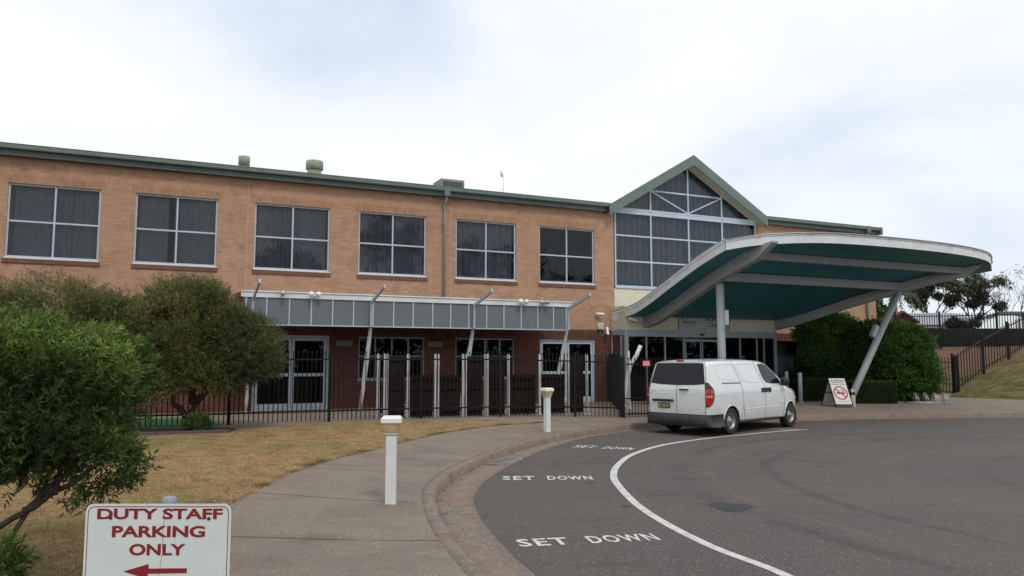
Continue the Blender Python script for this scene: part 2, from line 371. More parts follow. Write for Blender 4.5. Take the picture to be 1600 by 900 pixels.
M['leaf_gum'] = leaf_mat('gum_leaf', (.085, .10, .07), (.15, .17, .115), (.22, .235, .17))
M['leaf_dark'] = leaf_mat('distant_leaf', (.03, .045, .025), (.06, .08, .04), (.09, .11, .06))
M['leaf_grass'] = leaf_mat('grass_blade', (.19, .10, .045), (.56, .41, .235), (.19, .235, .06), .3)

# ------------------------------------------------------------------ ground
def catmull(P, step=.25):
    P = [np.array(p, float) for p in P]; Q = [2 * P[0] - P[1]] + P + [2 * P[-1] - P[-2]]; o = []
    for i in range(1, len(Q) - 2):
        a, b, c, d = Q[i - 1:i + 3]; n = max(2, int(np.linalg.norm(c - b) / step))
        for k in range(n):
            t = k / n; o.append(.5 * ((2 * b) + (c - a) * t + (2 * a - 5 * b + 4 * c - d) * t * t + (3 * b - a - 3 * c + d) * t ** 3))
    o.append(P[-1]); return np.array(o)
KERB = catmull([(4.5, -1.5), (2.6, 1.2), (1.2, 3.2), (.3, 5.2), (-.34, 7.13), (-.70, 8.55), (-.92, 9.75), (-1.03, 10.9), (-.94, 12.28), (-.67, 13.6), (-.36, 14.75), (.16, 16.4), (.92, 18.05), (1.72, 19.4), (2.76, 20.75), (3.99, 22.0), (6.2, 23.4), (9.19, 24.5), (11.66, 25.19), (14.41, 25.6), (17.04, 25.9), (26, 26.9), (60, 30.5)])
def pdist(p, poly):
    p = np.array(p[:2], float); a = poly[:-1]; b = poly[1:]; ab = b - a
    t = np.clip(((p - a) * ab).sum(1) / (ab * ab).sum(1), 0, 1); q = a + ab * t[:, None]
    return float(np.sqrt(((p - q) ** 2).sum(1).min()))
KC = KERB[::3]
def zg(x, y):
    d = min(1, pdist((x, y), KC) / 3.5); return .15 + .15 * d * d * (3 - 2 * d)
FOOT = np.array([(9, 47), (19, 43), (20.6, 40), (20.9, 36.8), (18.7, 33.2), (20.6, 31), (30, 30.2), (60, 33.5), (120, 40)], float)
def inside(p, poly):
    x, y = p[:2]; c = False; n = len(poly)
    for i in range(n):
        x1, y1 = poly[i]; x2, y2 = poly[(i + 1) % n]
        if (y1 > y) != (y2 > y) and x < (x2 - x1) * (y - y1) / (y2 - y1) + x1: c = not c
    return c
BANKPOLY = [tuple(p) for p in FOOT] + [(400, 60), (400, 500), (-200, 500), (-200, 60), (9, 60)]
def zbank(x, y):
    d = pdist((x, y), FOOT); z = .3 + .28 * d
    z = z if z < 2.2 else 2.2 + .5 * (1 - math.exp(-(z - 2.2) / .5))
    return z + .05 * math.sin(x * 1.3 + y * .7) * min(1, d / 2)
def sheet(name, poly, zf, mt, grid=.8, gridbox=None, parent=None, **k):
    poly = [tuple(map(float, p)) for p in poly]; vs = [Vector(p) for p in poly]; n = len(vs)
    A = np.array(poly); x0, y0 = A.min(0); x1, y1 = A.max(0)
    if gridbox: x0, x1, y0, y1 = max(x0, gridbox[0]), min(x1, gridbox[1]), max(y0, gridbox[2]), min(y1, gridbox[3])
    for x in np.arange(x0 + grid / 2, x1, grid):
        for y in np.arange(y0 + grid / 2, y1, grid):
            if inside((x, y), poly): vs.append(Vector((x, y)))
    r = delaunay_2d_cdt(vs, [(i, (i + 1) % n) for i in range(n)], [list(range(n))], 1, 1e-5)
    V3 = [(v.x, v.y, zf(v.x, v.y)) for v in r[0]]
    fs = [list(f) for f in r[2]]
    mb = MB(); mb.v = V3; mb.f = fs; mb.sm = [True] * len(fs)
    o = mb.build(name, mt, parent, fixn=False, **k)
    me = o.data; me.update()
    if len(me.polygons) and me.polygons[0].normal.z < 0:
        me.flip_normals()
    return o
# one sheet to the horizon
mb = MB(); mb.quad((-1500, -1500, -.35), (1500, -1500, -.35), (1500, 1500, -.35), (-1500, 1500, -.35))
mb.build('ground', M['ground'], kind='structure')
# asphalt turning circle
sheet('road', [(-3, -20), (70, -20), (70, 34), (-3, 34)], lambda x, y: 0.0, M['asphalt'], grid=6, kind='structure')
road = bpy.data.objects['road']
# kerb normals
def offs(P, d):
    T = np.gradient(P, axis=0); T /= np.linalg.norm(T, axis=1)[:, None]
    return P + np.stack([-T[:, 1], T[:, 0]], 1) * np.asarray(d).reshape(-1, 1)
T0 = offs(KERB, np.full(len(KERB), .34))
back = offs(KERB, np.full(len(KERB), .20))
pathpoly = [tuple(p) for p in T0[::2]] + [(60, 60), (-30, 60), (-30, -20), (3, -20)]
pathpoly = [tuple(p) for p in back[::2]] + [(60, 60), (-30, 60), (-30, -20), (3.6, -20)]
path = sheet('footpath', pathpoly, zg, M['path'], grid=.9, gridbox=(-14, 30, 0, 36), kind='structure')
# kerb ribbon with profile
def ribbon(mb, curves, sm=True):
    b = len(mb.v); m = len(curves); n = len(curves[0])
    for i in range(n):
        for c in curves: mb.v.append(tuple(c[i]))
    for i in range(n - 1):
        for j in range(m - 1):
            mb.f.append([b + i * m + j, b + i * m + j + 1, b + (i + 1) * m + j + 1, b + (i + 1) * m + j]); mb.sm.append(sm)
def c3(P, z): return [(p[0], p[1], z) for p in P]
kb = MB(); kj = MB()
cr_ = [c3(offs(KERB, [d] * len(KERB)), z) for d, z in ((.20, .10), (.20, .152), (.10, .158), (.05, .152), (.02, .13), (0, .0))]
rs = np.random.RandomState(3)
for i in range(len(KERB)):
    for k_ in range(1, 5):
        p = cr_[k_][i]; cr_[k_][i] = (p[0] + rs.uniform(-.006, .006), p[1] + rs.uniform(-.006, .006), p[2] + rs.uniform(-.004, .004))
ribbon(kb, cr_)
kerb = kb.build('kerb', M['kerb'], kind='structure')
S = np.concatenate([[0], np.cumsum(np.linalg.norm(np.diff(KERB, axis=0), axis=1))])
def at_s(s_):
    i = int(np.searchsorted(S, s_)); i = min(max(i, 1), len(KERB) - 2); t = KERB[i + 1] - KERB[i - 1]; t /= np.linalg.norm(t); return KERB[i], t, np.array([-t[1], t[0]])
for s_ in np.arange(1.2, S[-1] - 5, 2.35):
    p, t, nn = at_s(s_ + rs.uniform(-.3, .3)); d = t * .006
    pr = [(.203, .14), (.20, .156), (.10, .162), (.05, .156), (.018, .133), (-.003, .005)]
    a = [(*(p + nn * o_ - d), z) for o_, z in pr]; b_ = [(*(p + nn * o_ + d), z) for o_, z in pr]
    ribbon(kj, [a, b_])
kj.build('kerb_joint', M['inside_dark'], kerb)
wy = KERB[:, 1]
wg = np.interp(wy, [0, 12, 15, 17.5, 19.5, 22, 40], [.5, .5, .46, .36, .2, .13, .11])
g1 = offs(KERB, -wg); gm = offs(KERB, -wg * .35)
gb = MB(); ribbon(gb, [[(p[0], p[1], .010) for p in KERB], [(p[0], p[1], .006) for p in gm], [(p[0], p[1], .014) for p in g1], [(p[0], p[1], -.01) for p in g1]])
gut = gb.build('gutter', M['kerb'], kind='structure')
gj = MB()
for s_ in (9.05, 12.6, 21.2, 25):
    p, t, nn = at_s(s_); wd = float(np.interp(p[1], [0, 12, 15, 17.5, 19.5, 22], [.5, .5, .46, .36, .2, .13])); d = t * .008
    a = [(*(p - nn * q * wd - d), z) for q, z in ((0, .014), (.35, .010), (1, .018))]; b_ = [(*(p - nn * q * wd + d), z) for q, z in ((0, .014), (.35, .010), (1, .018))]
    ribbon(gj, [a, b_])
gj.build('gutter_joint', M['concrete_lid'], gut)
# expansion joints across the footpath
pj = MB()
def pline(a, b, wd=.012, z=.004):
    a = np.array(a, float); b = np.array(b, float); d = b - a; L = np.linalg.norm(d); d /= L; nn = np.array([-d[1], d[0]]) * wd / 2
    n = max(2, int(L / .3)); l = [a + d * L * i / n for i in range(n + 1)]
    ribbon(pj, [[(*(p - nn), zg(*p) + z) for p in l], [(*(p + nn), zg(*p) + z) for p in l]])
for a, b in [((-3.25, 9.85), (-1.23, 9.75)), ((-3.2, 7.4), (-.72, 7.75)), ((-3.26, 12.1), (-1.14, 12.3)), ((-2.9, 13.6), (-.85, 13.75)), ((-2.1, 16.2), (-.1, 16.0)), ((.85, 20.8), (2.3, 20.4)), ((1.6, 22.0), (2.0, 20.2)), ((-.9, 18.9), (.75, 18.3)), ((5.4, 26.6), (6.1, 23.55)), ((8.8, 28), (9.1, 24.75)), ((12.8, 28), (13, 25.7)), ((17.5, 31), (17.2, 26.2)), ((-3.2, 5.0), (.1, 5.3)), ((-9, 17.6), (-1.0, 21.2)), ((-3, 20.9), (-3.4, 21.6)), ((-.4, 22.3), (-.8, 22.9))]: pline(a, b)
pj.build('path_joint', M['inside_dark'], path)
# lawn, mulch, turf
lawnpoly = [(p[0], p[1]) for p in catmull([(-3.0, -6), (-2.75, 0), (-3.0, 4), (-3.15, 7.0), (-3.25, 9.11), (-3.29, 10.7), (-3.25, 11.7), (-2.99, 13.25), (-2.66, 14.21), (-2.3, 15.6), (-1.68, 17.5), (-.66, 19.45), (.2, 20.4), (1.0, 21.1)], .3)] + [(.57, 21.12), (-.9, 20.7), (-2.34, 20.32), (-3.39, 20.1), (-4.76, 19.35), (-5.73, 18.82), (-6.2, 18.2), (-6.25, 17.2), (-7.6, 16.6), (-16, 14.6), (-30, 12), (-30, -6)]
rs2 = np.random.RandomState(5)
def zlawn(x, y): return zg(x, y) + .016
lawn = sheet('lawn', lawnpoly, zlawn, M['lawn'], grid=.8, gridbox=(-14, 3, 0, 22), kind='structure')
sheet('mulch_bed', [(-6.3, 17.25), (-6.4, 18.1), (-6.9, 18.25), (-8.5, 18.0), (-16, 16.6), (-16, 14.75), (-7.6, 16.7)], lambda x, y: zg(x, y) + .03 + .015 * math.sin(5 * x) * math.cos(4 * y), M['mulch'], grid=.3, kind='structure')
mb = MB()
for a, b in [((-6.25, 17.2), (-7.6, 16.6)), ((-7.6, 16.6), (-16, 14.6))]: mb.bar((*a, .33), (*b, .33), .07, .1)
tag(mb.build('garden_edging', mat('edging', (.075, .07, .075), .8), bevel=.01), 'long dark grey edging strip along the front of the mulch bed', 'edging')
sheet('turf', [(-7.2, 19.2), (-8.5, 21.6), (-16, 19.5), (-16, 15.9)], lambda x, y: zg(x, y) + .012, M['turf'], grid=.6, kind='structure')
# bank
sheet('grass_bank', [tuple(p) for p in FOOT] + [(200, 60), (200, 170), (-60, 170), (-60, 60), (9, 60)], zbank, M['bank'], grid=.8, gridbox=(9, 46, 29, 62), kind='structure')

# painted markings (flat on the road)
LN = catmull([(2.62, 6.2), (2.42, 7.2), (2.08, 8.1), (1.81, 9.27), (1.66, 10.51), (1.63, 12.1), (1.70, 13.08), (1.91, 14.17), (2.37, 15.65), (3.11, 17.1), (3.95, 18.2), (5.17, 19.35), (5.85, 19.85), (6.6, 20.45), (7.9, 21.3)], .15)
lm = MB(); ww = np.interp(LN[:, 1], [6, 18, 22], [.055, .06, .05]); ribbon(lm, [c3(offs(LN, -ww), .004), c3(offs(LN, ww), .004)])
lm.build('lane_line', M['paint'], road)
lm = MB(); lm.quad((7.02, 21.42, .006), (7.0, 21.5, .006), (8.1, 21.36, .006), (8.1, 21.26, .006)); lm.build('lane_line', M['paint'], road)
def ground_text(word, p, ang, wd, ht):
    c, s_ = math.cos(ang), math.sin(ang)
    f = lambda a, b: (p[0] + a * c - b * s_, p[1] + a * s_ + b * c, .005)
    return text_mb(word, 0, wd, 0, ht, bold=.022, fn=f, res=2, space=1.15)
for (p, q, ht) in (((.09, 8.12), (1.60, 8.42), .33), ((-.15, 12.50), (1.31, 12.54), .42), ((1.31, 17.10), (2.52, 16.56), .46)):
    L = math.dist(p, q); a = math.atan2(q[1] - p[1], q[0] - p[0]); d = ((q[0] - p[0]) / L, (q[1] - p[1]) / L)
    t1 = ground_text('SET', p, a, L * .36, ht); t1.build('painted_lettering', M['paint'], road, fixn=False)
    p2 = (p[0] + d[0] * L * .50, p[1] + d[1] * L * .50); t2 = ground_text('DOWN', p2, a, L * .50, ht); t2.build('painted_lettering', M['paint'], road, fixn=False)
# asphalt repair
rp = []
for i in range(26):
    a = i / 26 * 2 * math.pi; r = 1 + .16 * math.sin(3 * a + 1) + rs2.uniform(-.08, .08); rp.append((2.87 + .27 * r * math.cos(a), 10.28 + .30 * r * math.sin(a), .004))
mb = MB(); mb.add(rp, [list(range(26))]); mb.build('asphalt_patch', M['patch'], road, fixn=False)
# stormwater grate in the gutter
dg = empty('drain_grate', (-.20, 14.62, .0), R(58), label='small galvanised drain grate in the gutter beside the kerb', cat='drain grate')
mb = MB(); L_, W_ = .86, .36
for y in (-W_ / 2, W_ / 2): mb.box(-L_ / 2, L_ / 2, y - .02, y + .02, .012, .034)
for x in (-L_ / 2, L_ / 2): mb.box(x - .02, x + .02, -W_ / 2, W_ / 2, .013, .035)
mb.build('frame', M['galv'], dg)
mb = MB()
for i in range(17): x = -L_ / 2 + .05 + i * (L_ - .1) / 16; mb.box(x - .009, x + .009, -W_ / 2 + .02, W_ / 2 - .02, .018, .031)
mb.build('bars', M['galv'], dg)
mb = MB(); mb.box(-L_ / 2 + .02, L_ / 2 - .02, -W_ / 2 + .02, W_ / 2 - .02, .008, .016); mb.build('pit', M['inside_dark'], dg)

# ------------------------------------------------------------------ building (local frame: x along the front, y into the building, z up)
P0 = Vector((-6.9, 25, 0)); ROT = R(25)
U = Vector((math.cos(ROT), math.sin(ROT), 0)); NV = Vector((math.sin(ROT), -math.cos(ROT), 0))
def Wd(s, d, z): return P0 + U * s + NV * d + Vector((0, 0, z))
def frame_root(name, s=0, d=0, z=0, rz=0, **k): return empty(name, Wd(s, d, z), ROT + rz, **k)
bld = frame_root('brick_building', label='two storey orange brick building with dark red brick base, green gutters and glazed gable', cat='building')
def wall(name, xs, zs, openings, mt, depth=.25, y0=0, parent=bld):
    X = sorted(set([round(v, 4) for v in list(xs) + [o[i] for o in openings for i in (0, 1)]])); X = [x for x in X if xs[0] <= x <= xs[1]]
    Z = sorted(set([round(v, 4) for v in list(zs) + [o[i] for o in openings for i in (2, 3)]])); Z = [z for z in Z if zs[0] <= z <= zs[1]]
    hole = lambda i, j: 0 <= i < len(X) - 1 and 0 <= j < len(Z) - 1 and any(o[0] - 1e-4 <= X[i] and X[i + 1] <= o[1] + 1e-4 and o[2] - 1e-4 <= Z[j] and Z[j + 1] <= o[3] + 1e-4 for o in openings)
    mb = MB()
    for i in range(len(X) - 1):
        for j in range(len(Z) - 1):
            a, b, c, d = X[i], X[i + 1], Z[j], Z[j + 1]
            if hole(i, j):
                if not hole(i - 1, j): mb.quad((a, y0, c), (a, y0 + depth, c), (a, y0 + depth, d), (a, y0, d))
                if not hole(i + 1, j): mb.quad((b, y0 + depth, c), (b, y0, c), (b, y0, d), (b, y0 + depth, d))
                if not hole(i, j - 1): mb.quad((a, y0, c), (b, y0, c), (b, y0 + depth, c), (a, y0 + depth, c))
                if not hole(i, j + 1): mb.quad((a, y0 + depth, d), (b, y0 + depth, d), (b, y0, d), (a, y0, d))
            else:
                mb.quad((a, y0, c), (b, y0, c), (b, y0, d), (a, y0, d)); mb.quad((a, y0 + depth, c), (a, y0 + depth, d), (b, y0 + depth, d), (b, y0 + depth, c))
    x0, x1, z0, z1 = X[0], X[-1], Z[0], Z[-1]
    mb.quad((x0, y0, z0), (x0, y0, z1), (x0, y0 + depth, z1), (x0, y0 + depth, z0)); mb.quad((x1, y0, z0), (x1, y0 + depth, z0), (x1, y0 + depth, z1), (x1, y0, z1))
    mb.quad((x0, y0, z1), (x1, y0, z1), (x1, y0 + depth, z1), (x0, y0 + depth, z1)); mb.quad((x0, y0, z0), (x0, y0 + depth, z0), (x1, y0 + depth, z0), (x1, y0, z0))
    return mb.build(name, mt, parent, fixn=False)
UW = [(-14.85, -12.5), (-11.55, -9.2), (-8.22, -5.88), (-4.95, -2.62), (-1.5, .90), (1.88, 4.28), (5.40, 7.78), (8.76, 11.16)]
Z0, Z1 = 4.82, 6.95
GL, GR, GZ0 = 12.12, 19.40, 4.78     # glazed gable bay
ZM = 3.05; EAVE = 7.78
wall('wall', (-16, 12.05), (ZM, EAVE), [(a, b, Z0, Z1) for a, b in UW], M['brick'])
wall('wall', (19.45, 26.6), (ZM, 7.95), [], M['brick'])
D1 = (-1.43, .97, .30, 2.70); D2 = (8.76, 11.16, .30, 2.68); GW1 = (1.94, 4.27, 1.25, 2.68); GW2 = (5.41, 7.73, 1.25, 2.68)
wall('base_wall', (-16, 12.05), (0, ZM), [D1, D2, GW1, GW2, (-8.2, -5.9, 1.25, 2.68)], M['brick_dark'])
wall('base_wall', (19.42, 26.6), (0, ZM), [(19.9, 21.9, .30, 2.72)], M['brick_dark'])
mb = MB()
for a, b, z, z2 in ((-1.53, 1.07, 2.704, 2.94), (8.66, 11.26, 2.684, 2.92), (1.84, 4.37, 2.684, 2.92), (5.31, 7.83, 2.684, 2.92), (21.95, 26.58, 2.81, ZM - .003)):
    mb = MB(); mb.box(a, b, -.004, .02, z, z2); mb.build('brick_course', M['brick_dark_soldier'], bld)
for a, b in UW:
    mb = MB(); mb.box(a - .12, b + .12, -.004, .02, Z1 + .004, Z1 + .24); mb.build('brick_course', M['brick_soldier'], bld)
rw = np.random.RandomState(14)
for a, b in UW[1:]:
    for k in range(3):
        x = a + .15 + (b - a - .3) * k / 2 + rw.uniform(-.06, .06)
        for xx, z in ((x, 4.56), (x + .3, 7.32)): mb = MB(); mb.box(xx - .007, xx + .007, -.0035, .005, z, z + .068); mb.build('weep_hole', M['inside_dark'], bld)
for x in (-9.0, -1.72, 5.2): mb = MB(); mb.box(x - .005, x + .005, -.0035, .005, 4.0, 7.7); mb.build('movement_joint', M['sealant'], bld)
# side and back walls
wall('rear_wall', (-16, 26.6), (0, EAVE), [], M['brick'], y0=12)
mb = MB(); mb.box(26.35, 26.595, .25, 12, 0, 7.95); mb.build('side_wall', M['brick'], bld); mb = MB(); mb.box(-16, -15.75, .25, 12, 0, EAVE); mb.build('side_wall', M['brick'], bld)
mb = MB(); mb.box(-15.7, 26.3, .26, 11.9, 3.2, 3.4); mb.box(-15.7, 12, .3, 11.9, 7.2, 7.3); mb.box(-15.7, 26.3, 0.3, 11.9, .18, .29); mb.box(19.5, 26.3, .3, 11.9, 7.2, 7.3)
mb.build('floor_slab', M['inside'], bld)
mb = MB(); mb.box(-15.7, 26.3, 4.0, 4.1, .29, 3.2); mb.box(-15.7, 26.3, 4.5, 4.6, 3.4, 7.6); mb.box(11.9, 12.0, .26, 4.5, 3.4, 7.5); mb.box(19.46, 19.5, .26, 4.5, 3.4, 7.5); mb.build('inner_wall', M['inside'], bld)
# windows
def win(x0, x1, z0, z1, cols, rows, fw=.05, y=.09, curtain=True, name='window', glass='glass', fm='alu', sill='brick', par=bld, mw=None):
    mw = mw or fw
    mb = MB()
    mb.box(x0, x0 + fw, y - .03, y + .03, z0, z1); mb.box(x1 - fw, x1, y - .03, y + .03, z0, z1)
    mb.box(x0 + fw, x1 - fw, y - .03, y + .03, z0, z0 + fw); mb.box(x0 + fw, x1 - fw, y - .03, y + .03, z1 - fw, z1)
    for c in cols: mb.box(c - mw / 2, c + mw / 2, y - .027, y + .027, z0 + fw, z1 - fw)
    for r_ in rows: mb.box(x0 + fw, x1 - fw, y - .024, y + .024, r_ - mw / 2, r_ + mw / 2)
    f = mb.build(name, M[fm], par, bevel=.004)
    mb = MB(); mb.quad((x0 + .02, y + .012, z0 + .02), (x1 - .02, y + .012, z0 + .02), (x1 - .02, y + .012, z1 - .02), (x0 + .02, y + .012, z1 - .02)); mb.build('pane', M[glass], f, fixn=False)
    if sill == 'brick':
        mb = MB(); mb.box(x0 - .02, x1 + .02, -.03, y + .03, z0 - .045, z0 - .001); mb.build('sill', M['white'], f, bevel=.006)
        mb = MB(); mb.box(x0 - .05, x1 + .05, -.035, .05, z0 - .175, z0 - .048); mb.build('brick_sill', M['sill_brick'], f, bevel=.006)
    elif sill == 'metal':
        mb = MB(); mb.box(x0 - .02, x1 + .02, -.03, y, z0 - .05, z0 + .002); mb.build('sill', M[fm], f, bevel=.006)
    return f
def drape(x0, x1, z0, z1, y, par, gap=None, seed=0):
    rs_ = np.random.RandomState(seed); n = int((x1 - x0) / .022); mb = MB(); xs_ = np.linspace(x0, x1, n + 1)
    ph = np.cumsum(rs_.uniform(.6, 1.3, n + 1)) * .55; am = .05 + .025 * np.sin(ph * .17 + seed)
    ys = y + am * np.sin(ph)
    if gap: keep = lambda x: not (gap[0] < x < gap[1])
    else: keep = lambda x: True
    for i in range(n):
        if keep(xs_[i]):
            mb.add([(xs_[i], ys[i], z0), (xs_[i + 1], ys[i + 1], z0), (xs_[i + 1] + .004, ys[i + 1] * .9 + y * .1, z1), (xs_[i] + .004, ys[i] * .9 + y * .1, z1)], [(0, 1, 2, 3)], True)
    # weld-free strips: share look by smooth normals is unnecessary at this size
    return mb.build('curtain', M['curtain'], par, fixn=False)
for i, (a, b) in enumerate(UW):
    f = win(a, b, Z0, Z1, [(a + b) / 2], [(Z0 + Z1) / 2 - .02])
    if i == 3: drape(a, b, Z0 - .05, Z1, .30, f, gap=(-4.02, -3.86), seed=i)
    elif i == 6: drape(a, b, Z0 - .05, Z1, .30, f, seed=i)
    elif i != 7: drape(a, b, Z0 - .05, Z1, .30, f, seed=i)
for (a, b, c_, d_) in (GW1, GW2, (-8.2, -5.9, 1.25, 2.68)):
    win(a, b, c_, d_, [a + (b - a) * k / 4 for k in (1, 2, 3)], [2.02], curtain=False, fm='alu_dull', sill='metal', glass='glass_dark')
# doors
def double_door(x0, x1, z0, z1, par, rail=1.42):
    f = MB(); y = .10
    f.box(x0, x0 + .07, y - .05, y + .05, z0, z1); f.box(x1 - .07, x1, y - .05, y + .05, z0, z1); f.box(x0 + .07, x1 - .07, y - .05, y + .05, z1 - .08, z1); f.box(x0 + .07, x1 - .07, y - .06, y + .05, z0, z0 + .06)
    fo = f.build('door_frame', M['alu'], par, bevel=.004); m_x = (x0 + x1) / 2
    for a, b in ((x0 + .08, m_x - .01), (m_x + .01, x1 - .08)):
        l = MB(); za, zb = z0 + .07, z1 - .09; st = .085
        l.box(a, a + st, y - .02, y + .02, za, zb); l.box(b - st, b, y - .02, y + .02, za, zb); l.box(a + st, b - st, y - .02, y + .02, za, za + .13); l.box(a + st, b - st, y - .02, y + .02, zb - st, zb); l.box(a + st, b - st, y - .02, y + .02, rail - .05, rail + .05)
        lo = l.build('door', M['alu'], fo, bevel=.004)
        g_ = MB(); g_.quad((a + st, y, za + .1), (b - st, y, za + .1), (b - st, y, zb - st), (a + st, y, zb - st))
        # pane and handle ride with the leaf mesh
        g_.build('pane', M['glass_dark'], fo, fixn=False)
    h = MB()
    for sx in (-.07, .07): h.tube([(m_x + sx, y - .02, rail + .1), (m_x + sx, y - .07, rail + .1), (m_x + sx, y - .07, rail + .35), (m_x + sx, y - .02, rail + .35)], .012, 6)
    h.build('handle', M['galv'], fo)
    s_ = MB(); s_.box(x0 - .1, x1 + .1, -.25, .24, .2, z0 - .004); s_.build('doorstep', M['kerb'], fo)
    return fo
double_door(*D1, bld); double_door(*D2, bld)
# roller door in the dark recess on the right
mb = MB()
for i in range(24): z = .3 + i * .1; mb.box(19.92, 21.88, .55, .58, z, z + .093)
mb.box(19.9, 21.9, .56, .6, .3, 2.72); mb.build('service_door', mat('dark_door', (.03, .04, .05), .5), bld)
# gutters and fascia
def gutter(x0, x1, z, par=bld):
    prof = [(-.02, 0), (-.12, .0), (-.135, .02), (-.14, .13), (-.155, .145), (-.14, .155), (-.02, .155)]
    mb = MB(); n = len(prof)
    mb.add([(x, yy - .22, z + zz) for x in (x0, x1) for yy, zz in prof], [[i, (i + 1) % n, n + (i + 1) % n, n + i] for i in range(n)] + [list(range(n)), list(range(n, 2 * n))[::-1]])
    mb.build('gutter', M['green'], par, bevel=0)
    mb = MB(); mb.box(x0, x1 - .02, -.235, -.19, z - .17, z + .10); mb.box(x0, x1 - .02, -.19, -.003, z - .17, z - .145); mb.build('fascia', M['green_dark'], par, bevel=.004)
gutter(-16.2, 11.95, 7.86)
gutter(19.7, 26.8, 7.98)
mb = MB(); mb.box(26.72, 26.83, -.38, -.05, 7.80, 8.14); mb.build('gutter_end', M['green'], bld)
for x, zt, zb in ((4.93, 7.7, 3.95), (25.95, 7.85, .3)):
    mb = MB(); mb.box(x - .11, x + .11, -.37, -.19, zt - .02, zt + .30); ph = mb.build('rainwater_head', M['green'], bld, bevel=.01)
    mb = MB(); mb.tube([(x, -.27, zt), (x, -.26, zt - .1), (x, -.09, zt - .28), (x, -.075, zt - .4), (x, -.075, zb)], .05, 10)
    for z in (zt - 1, zt - 2.6): mb.box(x - .065, x + .065, -.10, -.005, z, z + .03)
    mb.build('downpipe', M['pipe_green'], ph)
# roof
mb = MB(); mb.add([(-16.2, -.30, 8.0), (11.95, -.30, 8.0), (11.95, 6, 8.45), (-16.2, 6, 8.45)], [(0, 1, 2, 3)]); mb.add([(-16.2, 12.3, 8.0), (26.8, 12.3, 8.0), (26.8, 6, 8.45), (-16.2, 6, 8.45)], [(0, 1, 2, 3)])
mb.add([(19.7, -.30, 8.12), (26.8, -.30, 8.12), (26.8, 6, 8.45), (19.7, 6, 8.45)], [(0, 1, 2, 3)]); mb.build('roof', M['roof'], bld, fixn=False)
# glazed gable bay
GC = 15.76; APZ = 10.36; EL = 11.62; ER = 19.68
cream = MB(); cream.box(12.06, 19.44, 0, .2, ZM, GZ0 - .07); cream.build('cream_panel', M['cream'], bld)
mb = MB()
for x in (14.0, 16.6): mb.box(x - .01, x + .01, -.004, .01, ZM, GZ0 - .08)
mb.build('panel_joint', M['alu_dull'], bld)
gz_top = lambda x: 9.92 - abs(x - GC) * (9.92 - 7.86) / (GC - GL)
fr = MB(); y = .06; fw = .06
cols = [13.86, 15.76, 17.53]
for x, t in ((GL + .03, 7.9), (GR - .03, 7.9), (cols[0], gz_top(cols[0])), (cols[1], 9.9), (cols[2], gz_top(cols[2]))): fr.box(x - fw / 2, x + fw / 2, y - .035, y + .035, GZ0, t - .03)
for z, h in ((GZ0 + .03, .07), (5.82, .06), (6.85, .06)): fr.box(GL, GR, y - .03, y + .03, z - h / 2, z + h / 2)
fr.box(GL, GR, y - .05, y + .03, 7.74, 7.80); fr.box(GL, GR, y - .05, y + .03, 7.90, 7.97); fr.box(GL, GR, y - .035, y + .02, 7.80, 7.90)
zt = gz_top(cols[0]) - .03
fr.box(cols[0], cols[2], y - .03, y + .03, zt - .06, zt)
fr.bar((cols[0], y, zt - .03), (GC, y, 7.98), .05, .05, up=(0, 1, 0)); fr.bar((cols[2], y, zt - .03), (GC, y, 7.98), .05, .05, up=(0, 1, 0))
gf = fr.build('gable_window', M['alu'], bld)
mb = MB(); mb.add([(GL, y + .01, GZ0), (GR, y + .01, GZ0), (GR, y + .01, 7.86), (GC, y + .01, 9.92), (GL, y + .01, 7.86)], [(0, 1, 2, 3, 4)]); mb.build('pane', M['glass'], gf, fixn=False)
mb = MB(); n = int((GR - GL) / .022); xs_ = np.linspace(GL, GR, n + 1); ph = np.cumsum(np.random.RandomState(4).uniform(.6, 1.3, n + 1)) * .5; ys = .32 + .06 * np.sin(ph)
for i in range(n): mb.add([(xs_[i], ys[i], GZ0), (xs_[i + 1], ys[i + 1], GZ0), (xs_[i + 1], ys[i + 1], gz_top(xs_[i + 1])), (xs_[i], ys[i], gz_top(xs_[i]))], [(0, 1, 2, 3)], True)
mb.build('curtain', M['curtain'], gf, fixn=False)
mb = MB(); mb.box(GL - .02, GR + .02, -.05, .05, GZ0 - .06, GZ0 + .0); mb.build('sill', M['alu'], gf, bevel=.005)
# barge boards and gable roof
sl = (APZ - 7.92) / (GC - EL); slr = (APZ - 8.06) / (ER - GC)
bb = MB(); hgt = .40; yo = -.42
for (x0, z0, x1, z1) in ((EL, 7.92, GC, APZ), (GC, APZ, ER, 8.06)):
    bb.add([(x, yy, z + dz) for yy in (yo, yo + .05) for x, z, dz in ((x0, z0, 0), (x1, z1, 0), (x1, z1, -hgt), (x0, z0, -hgt))], [(0, 1, 2, 3), (7, 6, 5, 4), (0, 4, 5, 1), (1, 5, 6, 2), (2, 6, 7, 3), (3, 7, 4, 0)])
bb.build('barge_board', M['green'], bld)
sf = MB()
for (x0, z0, x1, z1) in ((EL, 7.92, GC, APZ), (GC, APZ, ER, 8.06)):
    sf.add([(x0, yo + .05, z0 - .30), (x1, yo + .05, z1 - .30), (x1, .03, z1 - .30), (x0, .03, z0 - .30)], [(0, 1, 2, 3)])
    sf.add([(x0, .03, z0 - .46), (x1, .03, z1 - .46), (x1, .03, z1 - .02), (x0, .03, z0 - .02)], [(0, 1, 2, 3)])
sf.build('gable_soffit', mat('soffit_paint', (.40, .38, .31), .6), bld, fixn=False)
gr_ = MB()
for (x0, z0, x1, z1) in ((EL, 7.92, GC, APZ), (GC, APZ, ER, 8.06)):
    gr_.add([(x0, yo, z0 + .02), (x1, yo, z1 + .02), (x1, 10, z1 + .02), (x0, 10, z0 + .02)], [(0, 1, 2, 3)])
